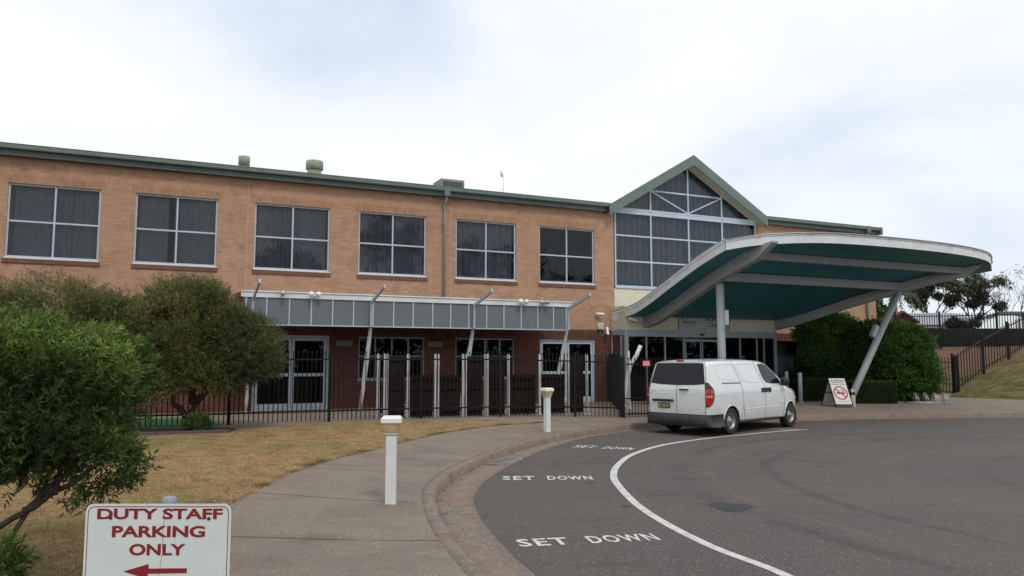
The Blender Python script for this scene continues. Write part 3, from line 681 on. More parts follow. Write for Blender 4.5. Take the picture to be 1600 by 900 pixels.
gr_.build('gable_roof', mat('white_roof_sheet', (.86, .87, .88), .4), bld, fixn=False)
# entrance vestibule, one metre proud of the wall
VX0, VX1, VY = 11.88, 19.40, -1.0
ve = MB(); ve.box(VX0, VX1, VY, VY + .12, 3.05, 3.95); ve.box(VX0, VX0 + .12, VY + .12, 0, 3.05, 3.95); ve.box(VX1 - .12, VX1, VY + .12, 0, 3.05, 3.95)
vest = ve.build('vestibule', M['cream'], bld)
fr = MB(); y = VY + .05
fr.box(VX0, VX1, y - .06, y + .06, 2.79, 3.05); fr.box(VX0, VX0 + .14, y - .06, y + .06, .2, 2.79); fr.box(VX1 - .14, VX1, y - .06, y + .06, .2, 2.79)
for x in (12.85, 13.72, 14.61, 16.62, 17.45, 18.34, 18.72): fr.box(x - .03, x + .03, y - .04, y + .04, .2, 2.79)
fr.box(VX0, 14.6, y - .04, y + .04, .2, .34); fr.box(16.6, VX1, y - .04, y + .04, .2, .34)
fr.box(VX0 - .002, VX0 + .06, VY + .3, VY + .36, .2, 3.05); fr.box(VX0, VX0 + .06, VY + .11, -.02, 2.85, 3.05)
vf = fr.build('glazed_front', M['alu_dull'], vest, bevel=.004)
for a, b in ((14.68, 15.47), (15.51, 16.58)):
    mb = MB(); st = .05; mb.box(a, a + st, y - .02, y + .02, .22, 2.68); mb.box(b - st, b, y - .02, y + .02, .22, 2.68); mb.box(a, b, y - .021, y + .021, 2.62, 2.70); mb.box(a, b, y - .021, y + .021, .22, .34)
    mb.build('sliding_door', M['alu_dull'], vest)
mb = MB(); mb.quad((VX0 + .1, y, .25), (VX1 - .1, y, .25), (VX1 - .1, y, 2.8), (VX0 + .1, y, 2.8)); mb.quad((VX0 + .03, VY + .12, .25), (VX0 + .03, 0, .25), (VX0 + .03, 0, 2.9), (VX0 + .03, VY + .12, 2.9)); mb.quad((VX1 - .03, VY + .12, .25), (VX1 - .03, 0, .25), (VX1 - .03, 0, 2.9), (VX1 - .03, VY + .12, 2.9))
mb.build('pane', M['glass_dark'], vest, fixn=False)
mb = MB(); mb.box(VX0 + .05, VX1 - .05, VY + .14, 3.9, 3.0, 3.04); mb.build('ceiling', M['inside_dark'], vest)
mb = MB(); mb.box(15.4, 15.55, VY - .1, VY - .005, 2.86, 2.93); mb.build('door_sensor', M['dark_plastic'], vest)
mb = MB(); mb.box(VX0 + .02, VX0 + .05, -.04, -.003, .3, 3.9); mb.build('corner_trim', M['white'], vest)

# ------------------------------------------------------------------ things on the roof
def thing(name, s, d, z, label, cat, group=None, rz=0): return frame_root(name, s, d, z, rz, label=label, cat=cat, group=group)
for (s, r, zt, lb) in ((-1.60, .20, 9.17, 'smaller round roof vent, the left of the two above the brick wall'), (.89, .315, 9.27, 'wider round roof vent, nearer the downpipe of the two on the roof')):
    t = thing('roof_vent', s, -3.0, 8.2, lb, 'roof vent', 'round vents on the roof')
    mb = MB(); mb.lathe([(0, 0), (r * .8, 0), (r * .8, zt - 8.2 - .34)], 24); mb.build('stack', M['concrete_lid'], t)
    mb = MB(); a = zt - 8.2; mb.lathe([(0, a - .32), (r, a - .32), (r, a - .03), (r * .97, a), (0, a)], 28); mb.build('cowl', M['concrete_lid'], t)
t = thing('rooftop_unit', 6.35, -3.0, 8.2, 'weathered grey box unit on the roof beside the rainwater head', 'air conditioner')
mb = MB(); mb.box(-.5, .5, -.1, .9, 0, .92); mb.build('casing', mat('unit_casing', (.26, .25, .23), .8, var=.25), t, bevel=.02)
mb = MB()
for i in range(14): mb.box(-.42, .42, -.125, -.1, .12 + i * .052, .145 + i * .052)
mb.build('louvres', M['inside'], t)
t = thing('antenna', 8.62, -3.0, 8.2, 'small round dish antenna on a thin mast above the roofline', 'antenna')
mb = MB(); mb.tube([(0, 0, 0), (0, 0, 1.42)], .022, 8); mb.tube([(-.25, .1, .3), (0, 0, .9)], .01, 5); mb.build('mast', M['white_plastic'], t)
mb = MB(); mb.lathe([(0, .05), (.10, .06), (.155, 0), (.15, -.03), (0, -.05)], 20, c=(-.12, -.05, 1.38), M=Matrix.Rotation(R(80), 4, 'Y') @ Matrix.Rotation(R(20), 4, 'X')); mb.build('dish', M['white_plastic'], t)

# ------------------------------------------------------------------ panelled awning
aw = thing('awning', 0, 0, 0, 'long awning of grey panels with a white top beam over the ground floor doors', 'awning')
mb = MB(); mb.box(-2.05, 8.96, -2.16, -2.02, 3.73, 3.92); mb.box(-2.04, 8.95, -2.19, -2.16, 3.885, 3.925); mb.build('top_beam', M['white'], aw, bevel=.006)
mb = MB(); mb.add([(-2.03, -2.05, 3.90), (8.93, -2.05, 3.90), (8.93, -.03, 3.98), (-2.03, -.03, 3.98)], [(0, 1, 2, 3)]); mb.add([(-2.03, -2.05, 3.87), (8.93, -2.05, 3.87), (8.93, -.03, 3.95), (-2.03, -.03, 3.95)], [(3, 2, 1, 0)]); mb.build('awning_roof', M['grey_beam'], aw, fixn=False)
mull = [-1.9, -1.33, -.68, -.04, .60, 1.24, 1.86, 2.51, 3.15, 3.80, 4.42, 5.05, 5.69, 6.32, 6.96, 7.59, 8.20, 8.70]
for i in range(len(mull) - 1):
    mb = MB(); mb.box(mull[i] + .018, mull[i + 1] - .018, -2.115, -2.10, 2.95, 3.735); mb.build('panel', M['panel_grey'], aw)
mb = MB()
for x in mull: mb.box(x - .018, x + .018, -2.14, -2.09, 2.93, 3.73)
mb.box(mull[0], mull[-1], -2.145, -2.085, 2.915, 2.948); mb.build('mullions', M['alu'], aw)
mb = MB()
for x0, x1 in ((-1.93, -1.90), (8.70, 8.73)): mb.box(x0, x1, -2.1, -1.6, 2.93, 3.73)
mb.build('end_panel', M['grey_beam'], aw)
for x in (-1.72, 1.78, 5.22, 8.76):
    mb = MB(); zf = .3
    base = Vector((x, -1.0, zf)); top = Vector((x + .06, -2.06, 3.2)); pts = [base.lerp(top, k / 8) for k in range(9)]
    mb.tube(pts, [.045, .062, .072, .078, .08, .076, .068, .056, .045], 10); mb.tube([(x, -1.0, zf - .05), (x, -1.0, zf + .02)], .10, 10)
    st = mb.build('strut', M['white'], aw)
    mb = MB(); mb.box(x - .035, x + .035, -2.215, -2.148, 2.93, 3.75); mb.build('upright', M['grey_post'], aw)
    mb = MB(); mb.bar((x, -2.14, 3.66), (x, -3.65, 4.06), .05, .10); mb.bar((x, -3.65, 4.06), (x, -3.67, 4.065), .055, .11); mb.build('arm', M['grey_post'], aw)
    mb = MB(); mb.bar((x, -2.05, 3.70), (x, -.05, 3.70), .05, .12); mb.build('rafter', M['grey_beam'], aw)
# tension wires
mb = MB()
for a, b in (((8.76, -3.5, 4.05), (11.3, -.02, 3.0)), ((8.76, -2.1, 3.2), (11.6, -.02, 2.7))): mb.tube([a, b], .006, 4)
mb.build('stay_wire', M['galv'], aw)
# cameras and floodlights
def sec_cam(s, d, z, label, yaw=0, pitch=-20, sc=1.0, bracket='back'):
    t = thing('security_camera', s, d, z, label, 'security camera', 'security cameras on the building', 0)
    Mx = Matrix.Rotation(R(yaw), 4, 'Z') @ Matrix.Rotation(R(pitch), 4, 'X')
    mb = MB(); mb.lathe([(0, -.16 * sc), (.045 * sc, -.16 * sc), (.05 * sc, -.15 * sc), (.05 * sc, .14 * sc), (.04 * sc, .16 * sc), (0, .16 * sc)], 16, c=(0, -.16, 0), M=Mx @ Matrix.Rotation(R(90), 4, 'X')); mb.build('housing', M['white_plastic'], t)
    mb = MB(); mb.lathe([(0, .163 * sc), (.034 * sc, .163 * sc), (.034 * sc, .15 * sc)], 12, c=(0, -.16, 0), M=Mx @ Matrix.Rotation(R(90), 4, 'X')); mb.build('lens', M['dark_plastic'], t)
    mb = MB(); mb.tube([(0, 0, -.05), (0, -.08, -.05), (0, -.14, -.01)], .018, 8); mb.lathe([(0, 0), (.05, 0), (.05, .02), (0, .02)], 12, c=(0, 0, -.05), M=Matrix.Rotation(R(90), 4, 'X')); mb.build('bracket', M['white_plastic'], t)
    return t
sec_cam(11.30, .003, 3.66, 'white bullet camera with looped cable above the white junction box on orange brick', yaw=60, pitch=5, sc=1.0)
sec_cam(11.62, .003, 3.0, 'white bullet camera pointing down below the junction box at the brick corner', yaw=-20, pitch=60, sc=1.1)
t = sec_cam(12.14, 1.003, 3.42, 'grey bullet camera on the cream panel left of the entrance sign', yaw=70, pitch=15, sc=1.2)
t = thing('junction_box', 11.36, .004, 3.2, 'white louvred junction box on orange brick below a camera', 'junction box')
mb = MB(); mb.box(-.12, .12, -.12, 0, -.12, .12); mb.build('casing', M['white_plastic'], t, bevel=.01)
mb = MB()
for i in range(5): mb.box(-.09, -.01, -.125, -.12, -.09 + i * .04, -.07 + i * .04); mb.box(.01, .09, -.125, -.12, -.09 + i * .04, -.07 + i * .04)
mb.build('louvres', M['grey_beam'], t)
mb = MB(); mb.tube([(0, -.02, .12), (0, -.02, .33)] + [(0.04 + .1 * math.cos(a), -.05, .42 + .1 * math.sin(a)) for a in np.linspace(-2, 3.5, 14)], .006, 5); mb.build('cable', M['white_plastic'], t); mb = MB(); mb.tube([(0, -.02, -.12), (.03, -.02, -.3), (.15, -.05, -.38)], .006, 5); mb.build('cable', M['white_plastic'], t)
for s, n2, lb in ((-.90, 1, 'single small floodlight on the left end of the awning beam'), (.03, 2, 'white twin floodlight on the awning beam above the left glass door'), (6.97, 2, 'white twin floodlight on the awning beam between the third and fourth arms'), (7.77, 2, 'dark twin floodlight on the awning beam nearest its right end')):
    t = thing('floodlight', s, 2.2, 3.83, lb, 'floodlight', 'floodlights on the awning beam')
    mb = MB(); mb.box(-.04, .04, -.03, .01, -.03, .03); mb.build('mount', M['white_plastic'] if 'white' in lb else M['galv'], t)
    for k in range(n2):
        sx = 0 if n2 == 1 else (-.085, .085)[k]
        Mx = Matrix.Rotation(R(-25 if sx < 0 else 25 if sx > 0 else 0), 4, 'Z') @ Matrix.Rotation(R(75), 4, 'X')
        mb = MB(); mb.lathe([(0, -.04), (.035, -.04), (.075, .05), (.075, .10), (0, .105)], 16, c=(sx, -.06, .02), M=Mx); mb.build('lamp_head', M['galv'] if 'dark' in lb or n2 == 1 else M['white_plastic'], t)
for s, lb in ((1.45, 'wall heater box between the left glass door and the first ground floor window'), (4.6, 'wall heater box between the two ground floor windows')):
    t = thing('wall_vent', s, .004, 2.45, lb, 'wall vent', 'louvred boxes on the red brick wall')
    mb = MB(); mb.box(-.26, .26, -.10, 0, -.09, .09); mb.build('casing', mat('vent_casing', (.22, .19, .16), .6), t, bevel=.01)
    mb = MB()
    for i in range(4): mb.box(-.22, .22, -.106, -.10, -.06 + i * .035, -.045 + i * .035)
    mb.build('louvres', M['inside'], t)

# ------------------------------------------------------------------ entrance canopy
cn = thing('entrance_canopy', 0, 0, 0, 'curved entrance canopy with white rim and teal underside on grey posts', 'canopy')
ZP = [(0, 3.72), (.6, 3.76), (1.9, 4.00), (3.9, 4.76), (5.0, 5.18), (5.6, 5.38), (6.64, 5.68), (7.4, 5.82), (8.2, 5.88), (9, 5.88)]
def zc(d):
    xs_, zs_ = zip(*ZP); i = min(max(np.searchsorted(xs_, d) - 1, 0), len(xs_) - 2)
    def sl_(k): 
        if k <= 0: return 0.05
        if k >= len(xs_) - 1: return 0
        return (zs_[k + 1] - zs_[k - 1]) / (xs_[k + 1] - xs_[k - 1])
    h = xs_[i + 1] - xs_[i]; t = (d - xs_[i]) / h
    return (2 * t ** 3 - 3 * t * t + 1) * zs_[i] + (t ** 3 - 2 * t * t + t) * h * sl_(i) + (-2 * t ** 3 + 3 * t * t) * zs_[i + 1] + (t ** 3 - t * t) * h * sl_(i + 1)
FR = catmull([(12.03, 6.58), (12.95, 7.25), (14.8, 8.0), (17.4, 8.2), (20.7, 8.05), (23.4, 7.5), (25.2, 6.5)], .3)
FS = np.concatenate([[0], np.cumsum(np.linalg.norm(np.diff(FR, axis=0), axis=1))]); FS /= FS[-1]
NT, NS = 40, 26
def cpt(t, k):        # t across, k outwards
    a = np.array([11.9 + t * 8.0, .15 + .7 * t]); b = np.array([np.interp(t, FS, FR[:, 0]), np.interp(t, FS, FR[:, 1])]); return a + (b - a) * k
def csurf(dz): 
    vs = []
    for i in range(NT + 1):
        for j in range(NS + 1):
            p = cpt(i / NT, j / NS); vs.append((p[0], -p[1], zc(p[1]) + dz))
    fs = [[i * (NS + 1) + j, i * (NS + 1) + j + 1, (i + 1) * (NS + 1) + j + 1, (i + 1) * (NS + 1) + j] for i in range(NT) for j in range(NS)]
    return vs, fs
vs, fs = csurf(0.0); mb = MB(); mb.add(vs, [f[::-1] for f in fs], True); mb.build('canopy_roof', M['white'], cn, fixn=False)
vs, fs = csurf(-.27); mb = MB(); mb.add(vs, fs, True); mb.build('soffit', M['teal'], cn, fixn=False)
def rim(pts, name, h0=.03, h1=-.30, th=.05, out_=(0, 0)):
    """pts: list of (s, d); vertical rim band of thickness th to the outside"""
    P = np.array(pts); T = np.gradient(P, axis=0); T /= np.linalg.norm(T, axis=1)[:, None]; Nn = np.stack([-T[:, 1], T[:, 0]], 1)
    mb = MB(); c = []
    for q, zz in ((0, h0), (th, h0), (th, h0 - .07), (th * .55, h0 - .075), (th * .55, h1), (0, h1), (0, h0)):
        c.append([(p[0] + n_[0] * q, -(p[1] + n_[1] * q), zc(p[1]) + zz) for p, n_ in zip(P, Nn)])
    ribbon(mb, c, sm=False); b = len(mb.v)
    return mb.build(name, M['white'], cn)
left = [cpt(0, k / 40) for k in range(41)]; front = [cpt(k / 60, 1) for k in range(61)]; right = [cpt(1, 1 - k / 40) for k in range(41)]
rim(left, 'rim'); rim(front, 'rim'); rim(right, 'rim')
mb = MB(); mb.tube([(p[0] - .03, -(p[1]), zc(p[1]) + .055) for p in left], .022, 6); mb.tube([(p[0], -(p[1] + .07), zc(p[1]) + .02) for p in front], .018, 6)
for k in range(4, 60, 7):
    p = front[k]; z = zc(p[1]) - .04
    mb.tube([(p[0] + .03 * i + rs.uniform(-.02, .02), -(p[1] + .085), z + rs.uniform(-.025, .025)) for i in range(-5, 6)], .006, 4)
for k in range(4, 38, 6):
    p = left[k]; z = zc(p[1]) - .12
    mb.tube([(p[0] - .06, -(p[1] + .03 * i), z + rs.uniform(-.02, .03) + .008 * i) for i in range(-5, 6)], .006, 4)
mb.build('light_cable', M['galv'], cn)
def beam(path, wd, top, dep, name, m='grey_beam', endcut=0):
    mb = MB(); P = np.array(path); T = np.gradient(P, axis=0); T /= np.linalg.norm(T, axis=1)[:, None]; Nn = np.stack([-T[:, 1], T[:, 0]], 1); c = []
    n = len(P); dd = np.full(n, dep, float)
    if endcut:
        for i in range(n): dd[i] = dep * min(1, .12 + (n - 1 - i) / endcut)
    for q, zz in ((-wd / 2, 0), (-wd / 2, 1), (wd / 2, 1), (wd / 2, 0), (-wd / 2, 0)):
        c.append([(p[0] + n_[0] * q, -(p[1] + n_[1] * q), zc(p[1]) + top - zz * d_) for p, n_, d_ in zip(P, Nn, dd)])
    ribbon(mb, c, sm=False); k = 5; mb.f.append([0, 1, 2, 3]); mb.sm.append(False); b = (n - 1) * k; mb.f.append([b, b + 3, b + 2, b + 1]); mb.sm.append(False)
    return mb.build(name, M[m], cn)
B1 = [(12.8 + .25 * k / 40, .9 + (7.65 - .9) * k / 40) for k in range(41)]
beam(B1, .26, -.272, .42, 'curved_beam', endcut=5)
B2 = [(19.45 + 4.45 * (k / 40) ** 1.35, .95 + 6.05 * k / 40) for k in range(41)]
beam(B2, .30, -.272, .38, 'curved_beam', endcut=3)
def b2s(d): return 19.45 + 4.45 * ((d - .95) / 6.05) ** 1.35
for d_, dep in ((6.55, .24), (4.95, .30)):
    s0, s1 = 12.8, b2s(d_) - .1
    beam([(s0 + (s1 - s0) * k / 30, d_) for k in range(31)], .16, -.272, dep, 'purlin')
mb = MB(); mb.tube([(13.14, -4.95, .15), (13.12, -4.95, zc(4.95) - .68)], .135, 20); mb.tube([(13.14, -4.95, .2), (13.14, -4.95, .24)], .2, 16); col1 = mb.build('column', M['grey_post'], cn)
mb = MB(); mb.tube([(18.55, -5.25, .2), (b2s(4.9), -4.9, zc(4.9) - .60)], [.13, .13], 20); mb.tube([(18.55, -5.25, .2), (18.55, -5.25, .26)], .22, 16); col2 = mb.build('column', M['grey_post'], cn)
# speaker boxes fixed to the columns
t = thing('speaker', 13.42, 4.80, 3.35, 'white speaker box on the upright canopy column above the van', 'speaker', 'white speaker boxes on the canopy columns')
mb = MB(); mb.box(-.12, .13, -.08, .10, -.26, .26); mb.build('casing', M['white_plastic'], t, bevel=.03)
mb = MB(); mb.tube([(-.15, 0, .1), (-.1, 0, .1)], .02, 6); mb.tube([(-.15, 0, -.1), (-.1, 0, -.1)], .02, 6); mb.build('bracket', M['galv'], t)
k_ = .62; cs = 18.55 + (b2s(4.9) - 18.55) * k_; czz = .2 + (zc(4.9) - .86) * k_
t = thing('speaker', cs - .30, 5.05, czz + .12, 'grey speaker box on the leaning canopy column in front of the bush', 'speaker', 'white speaker boxes on the canopy columns')
mb = MB(); Mx = Matrix.Rotation(R(32), 4, 'Y'); mb.box(-.09, .09, -.08, .10, -.25, .25, M=Mx); mb.build('casing', M['grey_post'], t, bevel=.02)
mb = MB(); mb.tube([(0, 0, 0), (.2, 0, -.1)], .03, 6); mb.build('bracket', M['galv'], t)
# entrance sign
t = thing('entrance_sign', 15.62, 1.004, 3.42, 'grey entrance name board with dark letters under the canopy', 'sign')
mb = MB(); mb.box(-1.24, 1.24, -.03, 0, -.30, .30); mb.build('board', mat('sign_board', (.38, .40, .42), .5), t)
mb = MB(); mb.box(-1.26, 1.26, -.045, -.002, .30, .33); mb.box(-1.26, 1.26, -.045, -.002, -.33, -.30); mb.box(-1.27, -1.24, -.045, -.002, -.33, .33); mb.box(1.24, 1.27, -.045, -.002, -.33, .33); mb.build('frame', M['grey_beam'], t)
text_mb('ALROY H', .05, 1.12, .02, .19, .02, lambda a, b: (a, -.034, b)).build('lettering', M['navy_text'], t, fixn=False)
text_mb('COMMU', .20, 1.05, -.22, -.05, .02, lambda a, b: (a, -.034, b)).build('lettering', M['navy_text'], t, fixn=False)
mb = MB(); cur = lambda f, n=40: [f(k / n) for k in range(n + 1)]
mb.tube(cur(lambda q: (-1.12 + .22 * q + .05 * math.sin(9 * q), -.036, .05 + .13 * math.sin(5.5 * q))), .008, 4)
mb.tube(cur(lambda q: (-1.05 + .75 * q, -.036, -.03 + .045 * math.sin(38 * q) * (1 - .3 * q))), .008, 4)
mb.tube(cur(lambda q: (-.85 + .35 * q, -.036, -.15 - .06 * math.sin(6.2 * q))), .007, 4)
mb.tube(cur(lambda q: (-.98 + .07 * math.cos(6.3 * q), -.036, -.10 + .06 * math.sin(6.3 * q))), .006, 4)
mb.tube(cur(lambda q: (-.88 + .1 * q, -.036, .12 + .12 * q * q)), .009, 4)
mb.build('logo', M['navy_text'], t)

# ------------------------------------------------------------------ fences
def picket_bay(p, q, z0f, h, par, name='picket_panel', sp=.115, r1=.17, r2=-.28, tip=True, zt=None, mt='black', rail=.04, pk=.02):
    p = Vector(p); q = Vector(q); L = (q - p).length; d = (q - p) / L; n = max(1, int(L / sp)); mb = MB()
    a0, a1 = z0f(p), z0f(q); up = Vector((0, 0, 1))
    for (rz) in (r1, h + r2): mb.bar((p.x, p.y, a0 + rz), (q.x, q.y, a1 + rz), .04, rail)
    for i in range(1, n):
        c = p + d * L * i / n; zb = a0 + (a1 - a0) * i / n
        A = Vector((c.x, c.y, zb - .02 + (.05 if r1 > .1 else 0))); B = Vector((c.x, c.y, zb + h - .04))
        mb.bar(A, B, pk, pk)
        if tip:
            s = pk * 1.25; b = len(mb.v); mb.v += [(B.x - s, B.y, B.z), (B.x, B.y - s, B.z), (B.x + s, B.y, B.z), (B.x, B.y + s, B.z), (B.x, B.y, B.z + .055), (B.x, B.y, B.z - .03)]
            for k in range(4): mb.f.append([b + k, b + (k + 1) % 4, b + 4]); mb.f.append([b + (k + 1) % 4, b + k, b + 5]); mb.sm += [False, False]
    return mb.build(name, M[mt], par, fixn=False)
def fpost(x, y, z, h, par, wd=.065, name='post'):
    mb = MB(); mb.box(x - wd / 2, x + wd / 2, y - wd / 2, y + wd / 2, z - .1, z + h); mb.add([(x - wd / 2, y - wd / 2, z + h), (x + wd / 2, y - wd / 2, z + h), (x + wd / 2, y + wd / 2, z + h), (x - wd / 2, y + wd / 2, z + h), (x, y, z + h + .03)], [(0, 1, 4), (1, 2, 4), (2, 3, 4), (3, 0, 4)])
    mb.build(name, M['black'], par)
FP = [(-16.2, 15.35), (-13.9, 16.35), (-11.6, 17.35), (-9.3, 18.35), (-7.04, 19.30), (-4.78, 20.28), (-2.50, 21.30), (-.33, 22.07), (1.86, 22.83), (3.29, 23.15)]
fn = empty('picket_fence', (0, 0, 0), label='long black steel picket fence in front of the doors and brown screens', cat='fence')
zf = lambda v: zg(v[0], v[1])
for i, p in enumerate(FP):
    big = i == len(FP) - 1
    fpost(p[0], p[1], zg(*p), 1.86 if not big else 1.80, fn, .065 if not big else .15)
for a, b in zip(FP[:-1], FP[1:]): picket_bay((*a, 0), (*b, 0), zf, 1.84, fn, r1=.28, r2=-.22)
f2 = empty('return_fence', (0, 0, 0), label='short black picket fence running back from the thick post to the brick corner', cat='fence')
wc = Wd(11.7, .15, 0); pts = [Vector((3.29, 23.15, 0)).lerp(wc, k / 3) for k in range(4)]
for a, b in zip(pts[:-1], pts[1:]): picket_bay(a, b, zf, 1.8, f2, r1=.22)
for p in pts[1:]: fpost(p.x, p.y, zg(p.x, p.y), 1.82, f2)
f3 = empty('picket_gate', (0, 0, 0), label='black picket gate with a red notice, half hidden by the van', cat='gate')
ga, gb_ = Vector((3.42, 23.2, 0)), Vector((5.45, 24.1, 0))
picket_bay(ga, gb_, zf, 1.78, f3, name='gate_leaf', r1=.10, r2=-.2, sp=.105)
picket_bay(gb_ + Vector((.1, .04, 0)), Vector((7.4, 25.0, 0)), zf, 1.78, f3, name='gate_leaf', r1=.10, r2=-.2, sp=.105)
mb = MB(); mb.bar((3.42, 23.2, .75), (7.4, 25.0, .75), .035, .035); mb.build('mid_rail', M['black'], f3)
fpost(7.5, 25.05, zg(7.5, 25.05), 1.85, f3, .1, 'gate_post')
# red notice on the gate
rn = Wd(10.2, 5.0, 0); t = empty('notice', (4.06, 23.44, 1.80), math.atan2(.9, 2.03), label='small red and white notice hung on the black gate', cat='notice')
mb = MB(); mb.box(-.135, .135, -.035, -.030, -.09, .09); mb.build('plate', M['red'], t)
mb = MB()
for z in (.045, -.0, -.045): mb.box(-.115, .115, -.038, -.036, z - .010, z + .010)
mb.build('text_band', M['sign_white'], t)
# bent white pole behind the gate
t = empty('white_pole', (4.05, 27.0, .3), 0, label='slender bent white pole leaning behind the black gate', cat='pole')
mb = MB(); pp = [(-.13, 0, 0), (-.1, 0, .5), (-.02, 0, 1.1), (.10, 0, 1.5), (.27, 0, 1.75), (.41, 0, 2.1)]; mb.tube([Vector(p) + Vector((0, -k * .06, 0)) for k, p in enumerate(pp)], [.045, .065, .075, .075, .075, .07], 12)
mb.build('shaft', M['white'], t); mb = MB(); mb.lathe([(0, 0), (.1, 0), (.1, .02), (0, .02)], 12, c=(-.13, 0, -.01)); mb.build('base_plate', M['white'], t)
t = empty('white_post', (3.92, 25.9, .3), 0, label='thin straight white post behind the black gate', cat='post')
mb = MB(); mb.box(-.03, .03, -.03, .03, -.05, 1.9); mb.build('shaft', M['white'], t, bevel=.004); mb = MB(); mb.box(-.06, .06, -.06, .06, -.02, .012); mb.build('base_plate', M['white'], t)

# brown timber screens between white posts (a little behind the fence)
sc_ = thing('timber_screen', 0, 0, 0, 'dark brown paling screens between white steel posts behind the black fence', 'screen')
SP = [(1.36, 4.62), (1.52, 4.80), (2.16, 4.80), (2.98, 4.86), (3.79, 4.92), (4.46, 4.97), (5.14, 5.00), (6.14, 5.05), (7.05, 5.15), (7.66, 5.22)]
def spost(s, d, dbl, rnd=True):
    mb = MB(); zb = .28; ht = 2.08
    for o_ in ((-.072, -.017), (.017, .072)) if dbl else ((-.038, .038),):
        a, b = o_; q = (b - a)
        prof = [(a, zb), (b, zb), (b, ht - .05)] + ([(a + q * (1 + math.cos(t_)) / 2, ht - .05 + .05 * math.sin(t_)) for t_ in np.linspace(.4, 2.7, 5)] if rnd else [(b, ht), (a, ht)]) + [(a, ht - .05)]
        mb.prism([(u_ + s, v_) for u_, v_ in prof], .05, lambda u_, v_, t_, d=d: (u_, -d - .02 - t_ + .02, v_))
    mb.box(s - .13, s + .13, -d - .09, -d + .06, zb - .03, zb + .012)
    return mb.build('post', M['screen_post'], sc_, fixn=True)
for i, (s, d) in enumerate(SP): spost(s, d + .02, i in (1, 3, 4, 5), True)
mb = MB()
for s, d in SP:
    for z in (.45, 1.13, 1.75): mb.tube([(s - .05, -d - .062, z), (s - .05, -d - .07, z)], .01, 6)
mb.build('bolts', M['dark_plastic'], sc_)
full = [1, 4, 5, 8]      # bay index -> full height
for i in range(len(SP) - 1):
    (s0, d0), (s1, d1) = SP[i], SP[i + 1]; hi = 2.03 if i in (0, 1, 4, 5, 8) else 1.50

    n = max(2, int((s1 - s0 - .16) / .095)); mb = MB()
    for k in range(n):
        a = s0 + .09 + (s1 - s0 - .18) * k / n; b = s0 + .09 + (s1 - s0 - .18) * (k + 1) / n - .0015; dd = d0 + (d1 - d0) * k / n - .03
        zb = .31 + rs.uniform(0, .02); mb.box(a, b, -dd, -dd + .018 + rs.uniform(0, .004), zb, hi + rs.uniform(-.006, .004) - .02)
    mb.box(s0 + .08, s1 - .08, -(d0 + d1) / 2 - .0, -(d0 + d1) / 2 + .05 , hi - .015, hi + .02) if False else None
    mb.build('palings', M['timber'], sc_)
    for z in (.5, 1.12, hi - .10):
        mb = MB(); mb.bar((s0 + .08, -d0 - .0 + .0, z), (s1 - .08, -d1 - .0, z), .04, .085); mb.build('rail', M['timber'], sc_)

# ------------------------------------------------------------------ right-hand fences and gate
def simple_fence(name, P, zs, h, label, rail=.05, sp=.14, gcat='fence', pk=.034):
    t = empty(name, (0, 0, 0), label=label, cat=gcat)
    for i, (p, z) in enumerate(zip(P, zs)): fpost(p[0], p[1], z, h + .08, t, .10)
    for i in range(len(P) - 1):
        za, zb = zs[i], zs[i + 1]; a = Vector((*P[i], 0)); b = Vector((*P[i + 1], 0)); L = (b - a).length
        picket_bay(a, b, (lambda v, a=a, L=L, za=za, zb=zb: za + (zb - za) * (Vector((v[0], v[1], 0)) - a).length / L), h, t, sp=sp, r1=.2, r2=-.2, tip=False, pk=pk, rail=rail)
    return t
simple_fence('bank_fence', [(20.95, 36.7), (23.7, 38.8), (25.95, 40.3), (27.9, 41.8)], [.30, 1.28, 2.0, 2.55], 1.80, 'black picket fence climbing the grass bank on the right', sp=.29, pk=.032)
simple_fence('hilltop_fence', [(11, 45), (15, 46), (19, 47), (23.65, 47.4), (26.39, 47.4), (29.04, 46), (27.9, 42.2)][:6] + [(33, 45.4), (38, 45)], [2.4, 2.5, 2.55, 2.6, 2.62, 2.62, 2.65, 2.65], 2.15, 'taller black picket fence along the top behind the bushes', sp=.15)
gt_ = empty('side_gate', (0, 0, 0), label='narrow black picket gate between two thick posts at the foot of the bank', cat='gate')
ga, gb_ = Vector((20.25, 36.3, 0)), Vector((20.95, 36.7, 0))
fpost(20.1, 36.9, .25, 1.85, gt_, .22, 'gate_post'); fpost(20.98, 36.55, .25, 1.85, gt_, .22, 'gate_post')
picket_bay(Vector((20.1, 36.9, 0)), Vector((20.98, 36.55, 0)), lambda v: .3, 1.75, gt_, name='gate_leaf', sp=.13, r1=.08, tip=False, pk=.025)
picket_bay(Vector((18.4, 37.2, 0)), Vector((20.0, 36.9, 0)), lambda v: .3, 1.75, gt_, name='gate_leaf', sp=.13, r1=.08, tip=False, pk=.025)

